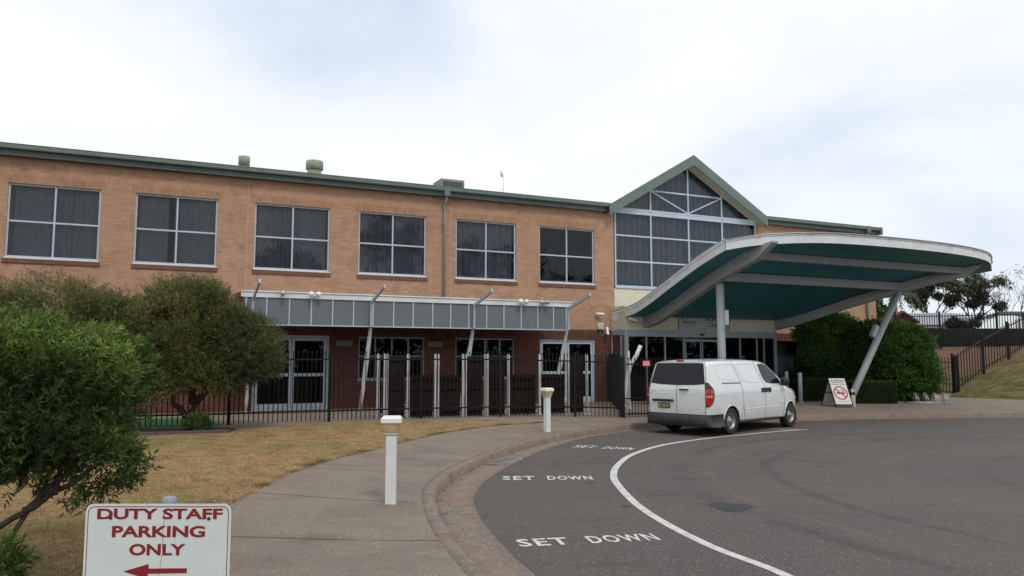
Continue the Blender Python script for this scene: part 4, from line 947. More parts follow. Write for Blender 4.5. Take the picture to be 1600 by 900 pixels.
# ------------------------------------------------------------------ bollard lights
def bollard_light(x, y, lb, rz):
    z = zg(x, y); t = empty('bollard_light', (x, y, z), rz, label=lb, cat='bollard light', group='white bollard lights beside the footpath')
    mb = MB(); mb.box(-.064, .064, -.064, .064, -.02, .84); mb.build('post', M['white'], t, bevel=.008)
    mb = MB(); mb.box(-.078, .078, -.078, .078, .838, .866); mb.build('collar', M['grey_post'], t, bevel=.006)
    mb = MB(); a, b = .080, .112; mb.add([(x * a, y_ * a, .866) for x, y_ in ((-1, -1), (1, -1), (1, 1), (-1, 1))] + [(x * b, y_ * b, .985) for x, y_ in ((-1, -1), (1, -1), (1, 1), (-1, 1))], [(0, 1, 2, 3), (4, 5, 6, 7), (0, 1, 5, 4), (1, 2, 6, 5), (2, 3, 7, 6), (3, 0, 4, 7)]); mb.build('lamp_shade', M['tan_plastic'], t, bevel=.004)
    mb = MB(); mb.box(-.124, .124, -.124, .124, .983, 1.045); mb.add([(x * .12, y_ * .12, 1.044) for x, y_ in ((-1, -1), (1, -1), (1, 1), (-1, 1))] + [(x * .10, y_ * .10, 1.066) for x, y_ in ((-1, -1), (1, -1), (1, 1), (-1, 1))], [(4, 5, 6, 7), (0, 1, 5, 4), (1, 2, 6, 5), (2, 3, 7, 6), (3, 0, 4, 7)]); mb.build('cap', M['white_plastic'], t, bevel=.008)
    return t
bollard_light(-1.49, 9.63, 'nearer white bollard light on the footpath with tan lamp shade', R(4))
bollard_light(.86, 19.01, 'farther white bollard light at the tip of the lawn in front of the brown screens', R(35))
# plain bollards by the entrance
for x, y, h, r, lb in ((10.84, 29.1, 1.12, .075, 'plain pale bollard just ahead of the van, nearer and thicker of two'), (10.62, 29.9, 1.16, .065, 'plain pale bollard partly behind the van mirror, farther of two')):
    t = empty('bollard', (x, y, zg(x, y)), 0, label=lb, cat='bollard', group='plain bollards by the entrance')
    mb = MB(); mb.lathe([(0, -.02), (r, -.02), (r, h - .02), (r * .8, h), (0, h)], 20); mb.build('post', M['grey_post'], t)
    mb = MB(); mb.lathe([(0, 0), (r * 1.5, 0), (r * 1.5, .012), (0, .012)], 20); mb.build('base_plate', M['grey_post'], t)
t = empty('short_bollard', (12.02, 27.35, zg(12.02, 27.35)), 0, label='short pale bollard with a black band beside the no smoking sign', cat='bollard')
mb = MB(); mb.box(-.07, .07, -.07, .07, -.02, .42); mb.box(-.07, .07, -.07, .07, .52, .62); mb.build('post', mat('pale_bollard', (.48, .46, .42), .6), t, bevel=.008)
mb = MB(); mb.box(-.068, .068, -.068, .068, .42, .52); mb.build('band', M['dark_plastic'], t)

# ------------------------------------------------------------------ duty staff sign
t = empty('parking_sign', (-1.376, 3.1, .30), 0, label='white DUTY STAFF PARKING ONLY sign with maroon letters in the foreground', cat='sign')
def rrect(w_, h_, r, n=6, cx=0, cz=0):
    P = []
    for (sx, sz, a0) in ((1, -1, -90), (1, 1, 0), (-1, 1, 90), (-1, -1, 180)):
        for k in range(n + 1):
            a = R(a0 + 90 * k / n); P.append((cx + sx * (w_ / 2 - r) + r * math.cos(a), cz + sz * (h_ / 2 - r) + r * math.sin(a)))
    return P
SW, SH, SZ = .566, .46, 1.066 - .23 
SZ = 1.068 - SH / 2
mb = MB(); mb.prism(rrect(SW, SH, .03), .003, lambda u_, v_, t_: (u_, -.04 - t_, v_ + SZ)); mb.build('sign_panel', M['sign_white'], t)
mb = MB(); o1 = rrect(SW - .018, SH - .018, .024); i1 = rrect(SW - .024, SH - .024, .021); n = len(o1)
mb.add([(a, -.0438, b + SZ) for a, b in o1] + [(a, -.0438, b + SZ) for a, b in i1], [[i, (i + 1) % n, n + (i + 1) % n, n + i] for i in range(n)]); mb.build('border', M['maroon'], t, fixn=False)
zt = 1.068; fnn = lambda a, b: (a, -.0440, b); pxm = 2.962 / 1200
sx = lambda px: (px - 243.3) * pxm * 1.0; sz_ = lambda py: zt - (py - 785) * pxm * .99
for word, a, b, c_, d_ in (('DUTY STAFF', 147, 345, 792, 809), ('PARKING', 171.5, 318, 819, 837), ('ONLY', 200, 288, 847, 865)):
    text_mb(word, sx(a), sx(b), sz_(d_), sz_(c_), .034, fnn, res=6).build('lettering', M['maroon'], t, fixn=False)
mb = MB(); A_ = [(192, 889.5), (231.5, 878), (231.5, 885), (291.5, 884.5), (291.5, 892), (231, 893), (230, 901)]
mb.add([(sx(a), -.0440, sz_(b)) for a, b in A_], [list(range(7))[::-1]]); mb.build('arrow', M['maroon'], t, fixn=False)
mb = MB(); mb.tube([(.023, 0, -.3), (.023, 0, zt + .0)], .024, 20); post = mb.build('post', M['galv'], t)
mb = MB(); mb.lathe([(0, -.02), (.027, -.02), (.028, .0), (.027, .018), (.018, .025), (0, .027)], 20, c=(.023, 0, zt - .004)); mb.build('post_cap', mat('blue_grey_cap', (.22, .27, .31), .5), t)
for px_, py_ in ((168.5, 806.5), (323, 808)):
    mb = MB(); mb.lathe([(0, .006), (.004, .005), (.0068, .002), (.007, 0)], 12, c=(sx(px_), -.043, sz_(py_)), M=Matrix.Rotation(R(90), 4, 'X')); mb.build('bolt', M['dark_plastic'], t)
mb = MB(); pts = [(243, 800), (244, 812), (242, 824), (243, 836), (242.5, 850), (243.5, 862), (241, 874), (240, 886), (238.5, 902)]
for k in range(len(pts) - 1): mb.tube([(sx(pts[k][0] + 9), -.0437, sz_(pts[k][1])), (sx(pts[k + 1][0] + 9), -.0437, sz_(pts[k + 1][1]))], .0006, 4)
mb.build('scratch', M['dark_plastic'], t)
mb = MB(); mb.box(-.25, .25, -.04, -.03, zt - .12, zt - .09); mb.build('bracket', M['galv'], t)

# ------------------------------------------------------------------ no smoking A-frame
t = empty('sandwich_board', (11.52, 27.45, zg(11.5, 27.4)), R(-8), label='white NO SMOKING sandwich board standing by the leaning column', cat='sandwich board')
Hh = 1.0; lean = .26; shx = 0
fa = lambda u_, v_, o_=0: (u_ + .17 - v_ * .19, -.30 + v_ / Hh * lean - o_, v_)
mb = MB(); mb.add([fa(-.275, .1), fa(.275, .1), fa(.275, 1.0), fa(-.275, 1.0), fa(-.275, .1, -.02), fa(.275, .1, -.02), fa(.275, 1.0, -.02), fa(-.275, 1.0, -.02)], [(0, 1, 2, 3), (7, 6, 5, 4), (0, 4, 5, 1), (1, 5, 6, 2), (2, 6, 7, 3), (3, 7, 4, 0)]); mb.build('front_board', M['white_plastic'], t)
fb_ = lambda u_, v_, o_=0: (u_ - .25 + v_ * .22, .24 - v_ / Hh * .24 + o_, v_)
mb = MB(); mb.add([fb_(-.22, .15), fb_(.2, .15), fb_(.2, .98), fb_(-.22, .98)], [(0, 1, 2, 3)]); mb.build('back_board', mat('board_back', (.32, .32, .34), .6), t, fixn=False)
mb = MB()
for u_ in (-.285, .285): mb.bar(fa(u_, -.01), fa(u_, 1.01), .025, .025)
mb.bar(fa(-.285, 1.01), fa(.285, 1.01), .025, .025); mb.bar(fa(-.285, .09), fa(.285, .09), .025, .025); mb.bar(fb_(-.24, 0), fb_(-.24, 1.0), .025, .025); mb.bar(fb_(.22, 0), fb_(.22, 1.0), .025, .025); mb.bar(fb_(-.24, .5), fb_(.22, .5), .02, .03)
mb.build('frame', M['black'], t)
text_mb('NO SMOKING', -.235, .235, .885, .945, .02, lambda a, b: fa(a, b, .004), res=3).build('lettering', M['navy_text'], t, fixn=False)
text_mb('WITHIN 4 METRES', -.20, .20, .83, .865, .01, lambda a, b: fa(a, b, .004), res=3).build('lettering', M['navy_text'], t, fixn=False)
text_mb('FROM ENTRY OR EXIT', -.235, .235, .765, .80, .01, lambda a, b: fa(a, b, .004), res=3).build('lettering', M['navy_text'], t, fixn=False)
mb = MB()
for z_ in (.20, .175): mb.add([fa(-.22, z_, .004), fa(.22, z_, .004), fa(.22, z_ + .012, .004), fa(-.22, z_ + .012, .004)], [(0, 1, 2, 3)])
mb.build('fine_print', M['grey_post'], t, fixn=False)
mb = MB(); cz = .49; n = 40
mb.add([fa(r_ * math.cos(2 * math.pi * k / n), cz + r_ * math.sin(2 * math.pi * k / n), .006) for r_ in (.235, .195) for k in range(n)], [[k, (k + 1) % n, n + (k + 1) % n, n + k] for k in range(n)])
mb.add([fa(-.165, cz + .135, .007), fa(-.135, cz + .165, .007), fa(.165, cz - .135, .007), fa(.135, cz - .165, .007)], [(0, 1, 2, 3)]); mb.build('prohibition_ring', M['red'], t, fixn=False)
mb = MB(); mb.add([fa(-.15, cz - .03, .005), fa(.15, cz - .03, .005), fa(.15, cz + .015, .005), fa(-.15, cz + .015, .005)], [(0, 1, 2, 3)])
for x_ in (.06, .11): mb.add([fa(x_ + .02 * math.sin(q * 5) + e_, cz + .03 + .11 * q, .005) for q in np.linspace(0, 1, 7) for e_ in (-.01, .01)], [[2 * k, 2 * k + 1, 2 * k + 3, 2 * k + 2] for k in range(6)])
mb.build('cigarette', M['navy_text'], t, fixn=False)

# ------------------------------------------------------------------ bike rack
t = empty('bike_rack', (15.5, 28.9, zg(15.5, 28.9)), R(4), label='low steel bicycle rack of four hoops beside the big green bush', cat='bike rack')
mb = MB(); 
for y_ in (-.3, .3): mb.tube([(-.75, y_, .02), (.75, y_, .02)], .018, 6)
for x_ in (-.75, .75): mb.tube([(x_, -.3, .02), (x_, .3, .02)], .018, 6)
mb.build('base_frame', M['steel'], t)
for k in range(4):
    x_ = -.56 + k * .37
    for dx in (0, .07):
        mb = MB(); mb.tube([(x_ + dx, -.3, .02), (x_ + dx - .02, -.22, .25), (x_ + dx, -.05, .38), (x_ + dx + .05, .05, .38), (x_ + dx + .16, .22, .25), (x_ + dx + .22, .3, .02)], .013, 6); mb.build('hoop', M['steel'], t)
# white trolley frame behind the fence, below the first ground floor window
t = thing('folded_trolley', 2.55, 2.6, .30, 'grey folded trolley standing below the first ground floor window behind the fence', 'trolley')
mb = MB(); mb.tube([(-.2, 0, .1), (-.22, .1, 1.0), (.1, .1, 1.0), (.12, 0, .1)], .014, 6); mb.tube([(-.21, .05, .55), (.11, .05, .55)], .012, 6); mb.tube([(-.2, 0, .1), (-.35, -.3, .35), (-.3, -.3, .9)], .012, 6); mb.build('frame', M['galv'], t)
for x_ in (-.25, .15):
    mb = MB(); mb.tube([(x_ + .12 * math.cos(a), -.05, .13 + .12 * math.sin(a)) for a in np.linspace(0, 2 * math.pi, 18)[:-1]], .014, 6, closed=True); mb.build('wheel', M['grey_post'], t)
mb = MB(); mb.box(-.18, .08, .02, .07, .35, .85); mb.build('seat_cloth', M['grey_post'], t)

# ------------------------------------------------------------------ van (local: x forward from the rear axle, y to its left)
M['van_paint'] = mat('van_white_paint', (.70, .73, .74), .28, coat=.6, var=.05, vscale=1.3)
g = NG('van_white_paint_dusty'); sp = g.n('SeparateXYZ'); g.l(g.tc.outputs['Object'], sp.inputs[0])
dz = g.n('Math', operation='MULTIPLY_ADD'); dz.inputs[1].default_value = -.9; g.l(g.noise(3.5, 6, .75), dz.inputs[0]); g.l(sp.outputs[2], dz.inputs[2])
c = g.mix(g.rng(dz.outputs[0], -.15, .55, .5, .0, True), (.71, .74, .75), (.36, .32, .27)); c = g.mix(g.rng(g.noise(1.6, 6, .7), .45, .75, 0, .12), c, (.45, .43, .40))
g.l(c, g.b.inputs['Base Color']); g.b.inputs['Roughness'].default_value = .22; g.b.inputs['Coat Weight'].default_value = .8; g.b.inputs['Coat Roughness'].default_value = .05; M['van_body'] = g.m
M['van_plastic'] = mat('van_bumper_plastic', (.035, .037, .04), .6, var=.15, vscale=6)
M['seam'] = mat('panel_gap', (.03, .03, .032), .8)
M['rubber'] = mat('tyre_rubber', (.018, .018, .018), .85, bump=.3, bscale=60)
M['rim'] = mat('steel_rim', (.30, .30, .30), .4, metal=.6, var=.15, vscale=14)
M['lamp_red'] = mat('tail_lamp_red', (.42, .01, .012), .15, coat=.5)
M['lamp_clear'] = mat('tail_lamp_clear', (.6, .55, .55), .15, coat=.5)
M['plate'] = mat('number_plate_yellow', (.035, .045, .03), .5)
M['plate_text'] = mat('number_plate_marks', (.50, .52, .12), .5)
van = empty('van', (5.00, 20.64, 0.004), R(43.5), label='white panel van with dark rear window parked at the kerb under the canopy', cat='van')
def interp(x, tab): return float(np.interp(x, [a for a, _ in tab], [b for _, b in tab]))
def smooth_tab(tab, n=6):
    P = catmull(tab, .06); return [(p[0], p[1]) for p in P]
TOP = smooth_tab([(-1.06, 1.86), (-.9, 1.893), (-.6, 1.915), (0, 1.93), (.8, 1.935), (1.4, 1.925), (1.8, 1.89), (2.05, 1.82), (2.3, 1.68), (2.6, 1.50), (2.9, 1.32), (3.1, 1.215), (3.35, 1.16), (3.6, 1.08), (3.8, .98), (3.95, .86), (4.06, .72), (4.10, .6)])
WID = smooth_tab([(-1.06, .86), (-1.03, .895), (-.97, .925), (-.85, .945), (-.5, .955), (0, .96), (2.4, .96), (3.0, .945), (3.4, .90), (3.7, .82), (3.92, .70), (4.04, .55), (4.10, .42)])
def hw(x, z):
    w_ = interp(x, WID)
    if z > 1.08: w_ -= .155 * ((z - 1.08) / .85) ** 1.25
    elif z < .62: w_ -= .03 * ((.62 - z) / .4) ** 2
    w_ += .010 * math.exp(-((z - 1.06) / .05) ** 2) * 0
    return w_
XS = np.concatenate([[-1.06, -1.045, -1.02, -.98, -.93], np.linspace(-.85, 4.0, 78), [4.04, 4.07, 4.09, 4.10]])
def rearshift(x, z):
    k = max(0, min(1, (.1 - x) / 1.16)); k = k * k
    return k * .20 * (max(0, z - 1.08) / .85) ** 1.25 if z > 1.08 else k * .0
def section(x):
    zt = interp(x, TOP); zb = .30 if x < 3.6 else .30 - .04 * (x - 3.6) / .5
    r = .10 if x < 2 else .10 + .06 * min(1, (x - 2) / 1.2); r = min(r, (zt - zb) * .4); pts = []
    for k in range(22):
        z = zb + (zt - .035 - r - zb) * k / 21; pts.append((hw(x, z), z))
    w0 = pts[-1][0]; zc_ = pts[-1][1]
    for k in range(1, 8):
        a = R(90) * k / 7; pts.append((w0 - r * 1.2 * (1 - math.cos(a)), zc_ + r * math.sin(a)))
    w1 = pts[-1][0]; z1 = pts[-1][1]
    for k in range(1, 8): q = k / 7; pts.append((w1 * (1 - q), z1 + (zt - z1) * (1 - (1 - q) ** 2)))
    return pts
secs = [section(x) for x in XS]; m_ = len(secs[0]); mb = MB(); n_ = len(XS)
for sgn in (1, -1):
    for x, s_ in zip(XS, secs):
        for (y_, z_) in s_: mb.v.append((x + rearshift(x, z_), sgn * y_, z_))
def vi(side, i, j): return side * n_ * m_ + i * m_ + j
for side in (0, 1):
    for i in range(n_ - 1):
        for j in range(m_ - 1): mb.f.append([vi(side, i, j), vi(side, i + 1, j), vi(side, i + 1, j + 1), vi(side, i, j + 1)]); mb.sm.append(True)
for i in (0, n_ - 1):
    for j in range(m_ - 1): mb.f.append([vi(0, i, j), vi(0, i, j + 1), vi(1, i, j + 1), vi(1, i, j)]); mb.sm.append(True)
for i in range(n_ - 1): mb.f.append([vi(0, i, 0), vi(1, i, 0), vi(1, i + 1, 0), vi(0, i + 1, 0)]); mb.sm.append(False)
me = bpy.data.meshes.new('body'); me.from_pydata(mb.v, [], mb.f); bm = bmesh.new(); bm.from_mesh(me)
bmesh.ops.remove_doubles(bm, verts=bm.verts, dist=.0005); bmesh.ops.recalc_face_normals(bm, faces=bm.faces); bm.to_mesh(me); bm.free()
me.polygons.foreach_set('use_smooth', [True] * len(me.polygons)); me.materials.append(M['van_body']); me.materials.append(M['dark_plastic'])
tmp = bpy.data.objects.new('tmp', me); COL.objects.link(tmp)
cut = MB()
for ax in (0, 3.2):
    for sg in (1, -1):
        cut.tube([(ax, sg * .62, .345), (ax, sg * 1.2, .345)], .385 if ax == 0 else .39, 40); 
cm = bpy.data.meshes.new('cut'); cm.from_pydata(cut.v, [], cut.f); cm.materials.append(M['van_paint']); cm.materials.append(M['dark_plastic']); cm.polygons.foreach_set('material_index', [1] * len(cm.polygons))
bm = bmesh.new(); bm.from_mesh(cm); bmesh.ops.recalc_face_normals(bm, faces=bm.faces); bm.to_mesh(cm); bm.free()
co_ = bpy.data.objects.new('tmpcut', cm); COL.objects.link(co_)
md = tmp.modifiers.new('b', 'BOOLEAN'); md.operation = 'DIFFERENCE'; md.object = co_; md.solver = 'EXACT'
bpy.context.view_layer.update(); dg_ = bpy.context.evaluated_depsgraph_get(); bme = bpy.data.meshes.new_from_object(tmp.evaluated_get(dg_)); bme.name = 'body'
bpy.data.objects.remove(tmp); bpy.data.objects.remove(co_)
body = link_mesh('body', bme, None, van)
mdn = body.modifiers.new('w', 'WEIGHTED_NORMAL')
def side_pt(x, z, sg, off=.003): return (x + rearshift(x, z), sg * (hw(x, z) + off), z)
def patch(name, poly, mt, fpt, par=van, step=.06):
    vs = [Vector(p) for p in poly]; n = len(vs); A = np.array(poly); x0, y0 = A.min(0); x1, y1 = A.max(0)
    for x in np.arange(x0 + step / 2, x1, step):
        for y in np.arange(y0 + step / 2, y1, step):
            if inside((x, y), poly): vs.append(Vector((x, y)))
    r_ = delaunay_2d_cdt(vs, [(i, (i + 1) % n) for i in range(n)], [list(range(n))], 1, 1e-6)
    mb = MB(); mb.v = [fpt(v.x, v.y) for v in r_[0]]; mb.f = [list(f) for f in r_[2]]; mb.sm = [True] * len(mb.f); return mb.build(name, mt, par, fixn=False)
def seam(pts, fpt, wd=.008, closed=False):
    P = catmull(pts + ([pts[0]] if closed else []), .05) if len(pts) > 2 or closed else np.array([np.array(pts[0]) + (np.array(pts[1]) - np.array(pts[0])) * k / 12 for k in range(13)])
    T = np.gradient(P, axis=0); T /= np.linalg.norm(T, axis=1)[:, None] + 1e-9; Nn = np.stack([-T[:, 1], T[:, 0]], 1) * wd / 2
    mb = MB(); ribbon(mb, [[fpt(*(p - q)) for p, q in zip(P, Nn)], [fpt(*(p + q)) for p, q in zip(P, Nn)]]); return mb
def rp2(x0, x1, z0, z1, r, cut=0):
    return [(a, b) for a, b in [(x0 + r, z0), (x1 - r, z0), (x1 - r * .3, z0 + r * .3), (x1, z0 + r), (x1, z1 - r), (x1 - r * .3, z1 - r * .3), (x1 - r, z1), (x0 + r, z1), (x0 + r * .3, z1 - r * .3), (x0, z1 - r), (x0, z0 + r), (x0 + r * .3, z0 + r * .3)]]
for sg in (-1, 1):
    f_ = lambda x, z, sg=sg: side_pt(x, z, sg)
    f2_ = lambda x, z, sg=sg: side_pt(x, z, sg, .005)
    # front door glass
    gp = [(1.53, 1.79), (1.60, 1.55), (1.70, 1.38), (1.82, 1.285), (2.0, 1.26), (2.45, 1.245), (2.62, 1.25), (2.60, 1.33), (2.40, 1.50), (2.15, 1.66), (1.97, 1.755), (1.80, 1.80)]
    patch('side_window', gp, M['glass_van'] if False else M['dark_plastic'], f_)
    wp = patch('side_window', [(x * .97 + .055, z * .97 + .045) for x, z in gp], mat('van_glass', (.012, .013, .015), .08, spec=.4), f2_)
    # stamped panels (raised rims)
    for poly in ([(-.66, 1.77), (.02, 1.79), (.20, 1.74), (.30, 1.50), (.29, 1.43), (.22, 1.41), (-.42, 1.42), (-.52, 1.46), (-.60, 1.60)], [(.40, 1.79), (1.18, 1.80), (1.30, 1.74), (1.46, 1.50), (1.53, 1.34), (1.45, 1.305), (.78, 1.33), (.62, 1.40), (.50, 1.58)]):
        C_ = catmull(poly + [poly[0]], .05)
        mb = MB(); mb.tube([side_pt(a, b, sg, -.004) for a, b in C_[:-1]], .011, 6, closed=True); mb.build('stamped_panel_rim', M['van_paint'], van)
    sm_ = MB()
    for pts in ([(.22, 1.89), (.33, 1.70), (.44, 1.45), (.52, 1.2), (.57, .9), (.60, .5), (.60, .33)], [(1.34, 1.88), (1.47, 1.60), (1.62, 1.36), (1.72, 1.2), (1.74, .9), (1.72, .5), (1.69, .32)],
                [(1.40, 1.885), (1.7, 1.865), (1.98, 1.80)], [(2.70, 1.22), (2.66, 1.0), (2.62, .7), (2.60, .34)] if False else [(1.69, .325), (2.2, .325), (2.68, .33), (2.76, .55), (2.80, .8), (2.78, 1.1), (2.72, 1.24)], [(.60, .33), (1.69, .325)]):
        s2 = seam(pts, f_, .013); b = len(sm_.v); sm_.v += s2.v; sm_.f += [[b + q for q in ff] for ff in s2.f]; sm_.sm += s2.sm
    sm_.build('door_gap', M['seam'], van, fixn=False)
    mb = seam([(-.42, 1.305), (.47, 1.30)], f_, .022); mb.build('door_rail', M['seam'], van, fixn=False)
    mb = MB(); mb.tube([side_pt(-.45 + .93 * k / 12, 1.345, sg, .0) for k in range(13)], .012, 6); mb.tube([side_pt(.65 + 1.98 * k / 16, .62 + .01 * k / 16, sg, -.006) for k in range(17)], .014, 6)
    mb.tube([side_pt(x, z, sg, -.006) for x, z in catmull([(-.95, 1.02), (-.4, 1.03), (0, 1.01), (.3, .93), (.48, .78), (.56, .62)], .08)], .012, 6)
    mb.tube([side_pt(x, z, sg, -.006) for x, z in catmull([(2.72, .86), (2.82, .98), (3.0, 1.06), (3.2, 1.08), (3.45, 1.03), (3.66, .92)], .08)], .012, 6)
    mb.build('body_crease', M['van_paint'], van)
    # wheel arch lips
    for ax in (0, 3.2):
        mb = MB(); mb.tube([side_pt(ax + .395 * math.cos(a), .345 + .395 * math.sin(a), sg, -.004) for a in np.linspace(R(4), R(176), 28)], .016, 6); mb.build('wheel_arch_lip', M['van_paint'], van)
    # door handles
    mb = MB()
    for x0, x1 in ((1.52, 1.73), (1.76, 2.04)):
        y0 = hw(1.7, 1.1)
        mb.box(x0, x1, sg * (y0 + .022) if sg > 0 else sg * (y0 + .022), sg * (y0 - .01), 1.03, 1.15)
    mb.build('door_handle', M['dark_plastic'], van, bevel=.012)
    # mirror
    mb = MB(); y0 = hw(2.55, 1.2)
    mb.lathe([(0, -.10), (.07, -.09), (.105, -.03), (.11, .04), (.09, .09), (0, .11)], 16, c=(2.62, sg * (y0 + .13), 1.30), M=Matrix.Diagonal((.8, 1.15, 1.25, 1))); mb.tube([(2.62, sg * y0, 1.22), (2.62, sg * (y0 + .1), 1.25)], .03, 8); mb.build('wing_mirror', M['dark_plastic'], van)
    # tail lamp: wraps round the rear corner
    tl = MB(); C3 = []
    def wrap(u_, z):  # u: 0 on rear face .. 1 round on the side
        path = [(-1.062, .845), (-1.062, .875), (-1.05, .91), (-1.02, .932), (-.96, .950), (-.88, .962), (-.80, .968)]
        k = u_ * (len(path) - 1); i = min(int(k), len(path) - 2); fr_ = k - i; x = path[i][0] * (1 - fr_) + path[i + 1][0] * fr_; y_ = path[i][1] * (1 - fr_) + path[i + 1][1] * fr_
        dz = (hw(-.8, 1.0) - hw(-.8, z)); return (x + rearshift(x, z) - .008, sg * (y_ - dz + .006), z)
    def lampstrip(name, z0, z1, ua, ub, mt, pr=0):
        mb = MB(); cs = []
        for k in range(9):
            q = k / 8; z = z0 + (z1 - z0) * q; ue = ub(z); cs.append([wrap(ua + (ue - ua) * i / 10, z) for i in range(11)])
        if pr: cs = [[(x - .004, y_ + sg * .004, z) for x, y_, z in c_] for c_ in cs]
        ribbon(mb, cs); return mb.build(name, mt, par_, fixn=False)
    par_ = van; edge = lambda z: float(np.interp(z, [.74, .80, .95, 1.1, 1.2, 1.34], [.55, .80, .95, .97, .86, .45]))
    lamp = lampstrip('tail_lamp', .74, 1.34, 0, edge, M['dark_plastic']); par_ = lamp
    lampstrip('red_lens', .77, 1.17, .03, lambda z: edge(z) - .06, M['lamp_red'], 1)
    par_ = lamp; lampstrip('clear_lens', .965, 1.02, .08, lambda z: edge(z) - .14, M['lamp_clear'], 2)
    # wheels
    for ax in (0, 3.2):
        yc = sg * .83
        w_ = MB(); rT = .338; prof = [(rT - .13, -.10), (rT - .03, -.112), (rT - .008, -.10), (rT, -.07), (rT, .07), (rT - .008, .10), (rT - .03, .112), (rT - .13, .10)]
        w_.lathe(prof, 40, c=(ax, yc, .338), M=Matrix.Rotation(R(90), 4, 'X')); wheel = w_.build('wheel', M['rubber'], van)
        r_ = MB(); o_ = -1 if sg < 0 else 1
        RM = Matrix.Rotation(R(-90 * o_), 4, 'X')
        r_.lathe([(rT - .125, .085), (rT - .14, .10), (rT - .15, .085), (rT - .165, .03), (.13, .035), (.12, .055), (.06, .06), (.05, .085), (.03, .09), (0, .09)], 36, c=(ax, yc, .338), M=RM); rim_ = r_.build('rim', M['rim'], wheel)
        h_ = MB()
        for k in range(12):
            a = 2 * math.pi * k / 12; c_ = Vector((ax + .150 * math.cos(a), yc + o_ * .040, .338 + .150 * math.sin(a))); t_ = Vector((-math.sin(a), 0, math.cos(a))); rr_ = Vector((math.cos(a), 0, math.sin(a)))
            h_.add([c_ + t_ * u_ + rr_ * v_ for u_, v_ in ((-.020, -.013), (.020, -.013), (.024, .013), (-.024, .013))], [(0, 1, 2, 3)])
        h_.build('rim_holes', M['seam'], wheel, fixn=False)
        h_ = MB(); h_.lathe([(.052, .075), (.052, .098), (.04, .108), (0, .11)], 20, c=(ax, yc, .338), M=RM); h_.build('hub_cap', M['rim'], wheel)
    mb = MB(); mb.box(-.50, -.46, sg * .68, sg * .90, .14, .40); mb.build('mudflap', M['dark_plastic'], van)
# rear face features
def rpt(y_, z, off=.004):
    x = -1.06; return (x + rearshift(x, z) - off, -y_, z)
def rear_pt(y_, z, off=.004):
    return (-1.06 + rearshift(-1.06, z) - off, y_, z)
wpoly = [(-.80, 1.30), (-.5, 1.272), (0, 1.26), (.5, 1.272), (.80, 1.30), (.815, 1.34), (.76, 1.60), (.715, 1.80), (.69, 1.825), (-.69, 1.825), (-.715, 1.80), (-.76, 1.60), (-.815, 1.34)]
patch('rear_window', wpoly, mat('van_rear_glass', (.010, .012, .016), .09, spec=.28), lambda a, b: rear_pt(a, b, .006), step=.12)
sm_ = MB()
for pts in ([(0.0, 1.262), (0.0, .50)], [(-.85, .50), (.85, .50)], [(-.855, 1.34), (-.862, .9), (-.85, .50)], [(.855, 1.34), (.862, .9), (.85, .50)], [(-.855, 1.34), (-.81, 1.6), (-.745, 1.85)], [(.855, 1.34), (.81, 1.6), (.745, 1.85)], [(-.745, 1.85), (.745, 1.85)]):
    s2 = seam(pts, lambda a, b: rear_pt(a, b, .004), .012); b = len(sm_.v); sm_.v += s2.v; sm_.f += [[b + q for q in ff] for ff in s2.f]; sm_.sm += s2.sm
sm_.build('door_gap', M['seam'], van, fixn=False)
mb = MB(); mb.tube([rear_pt(-.84 + 1.68 * k / 10, 1.04, -.006) for k in range(11)], .010, 6); mb.build('body_crease', M['van_paint'], van)
mb = MB(); mb.box(-1.10, -1.06, -.36, -.09, 1.135, 1.17); mb.build('door_handle', M['dark_plastic'], van, bevel=.01)
mb = MB(); mb.box(-1.105, -1.06, .09, .74, .835, .895); mb.build('plate_lamp_bar', M['dark_plastic'], van, bevel=.012)
mb = MB(); mb.box(-1.075, -1.062, .20, .575, .665, .80); pl = mb.build('number_plate', M['plate'], van, bevel=.003)
text_mb('BC 38 LN', .555, .22, .69, .78, .02, lambda a, b: (-1.0765, a, b)).build('plate_lettering', M['plate_text'], pl, fixn=False)
text_mb('VAN', .80, .62, 1.10, 1.122, .02, lambda a, b: rear_pt(a, b, .006)).build('badge_lettering', M['dark_plastic'], van, fixn=False) if False else None
mb = MB(); 
for k in range(7): mb.box(-1.066, -1.062, .64 + k * .024, .655 + k * .024, 1.103, 1.118)
for k in range(8): mb.box(-1.066, -1.062, -.58 - k * .022, -.568 - k * .022, 1.105, 1.117)
mb.build('badge', M['grey_post'], van)
mb = MB(); mb.box(-.885, -.83, -.10, .10, 1.862, 1.905); mb.build('brake_lamp', M['lamp_red'], van, bevel=.012)
# rear bumper
mb = MB(); c = []
ys_ = [(-.98, .90), (-1.06, .80), (-1.12, .60)]
bp_ = [(-.42, .965)] + [(-.75, .972), (-.95, .965), (-1.05, .93), (-1.105, .85), (-1.125, .6), (-1.13, 0)]
full_ = [(x, y_) for x, y_ in bp_] + [(x, -y_) for x, y_ in bp_[::-1][1:]]
for z, o_ in ((.54, -.02), (.52, .0), (.36, .004), (.25, -.03), (.23, -.10)):
    c.append([(x + (-o_ if x < -.9 else 0), y_ + math.copysign(o_, y_) if y_ else 0, z) for x, y_ in full_])
c.append([(x * .93, y_ * .9, .23) for x, y_ in full_]); ribbon(mb, c)
mb.add([(x, y_, .54) for x, y_ in full_] + [(x + .10 if x < -.9 else x, y_ * .93, .54) for x, y_ in full_], [[i, i + 1, len(full_) + i + 1, len(full_) + i] for i in range(len(full_) - 1)])
mb.build('rear_bumper', M['van_plastic'], van)
mb = MB()
for sg in (-1, 1): mb.box(-1.137, -1.11, sg * .52, sg * .74, .32, .355)
mb.build('reflector', mat('dull_red_reflector', (.12, .01, .01), .4), van)
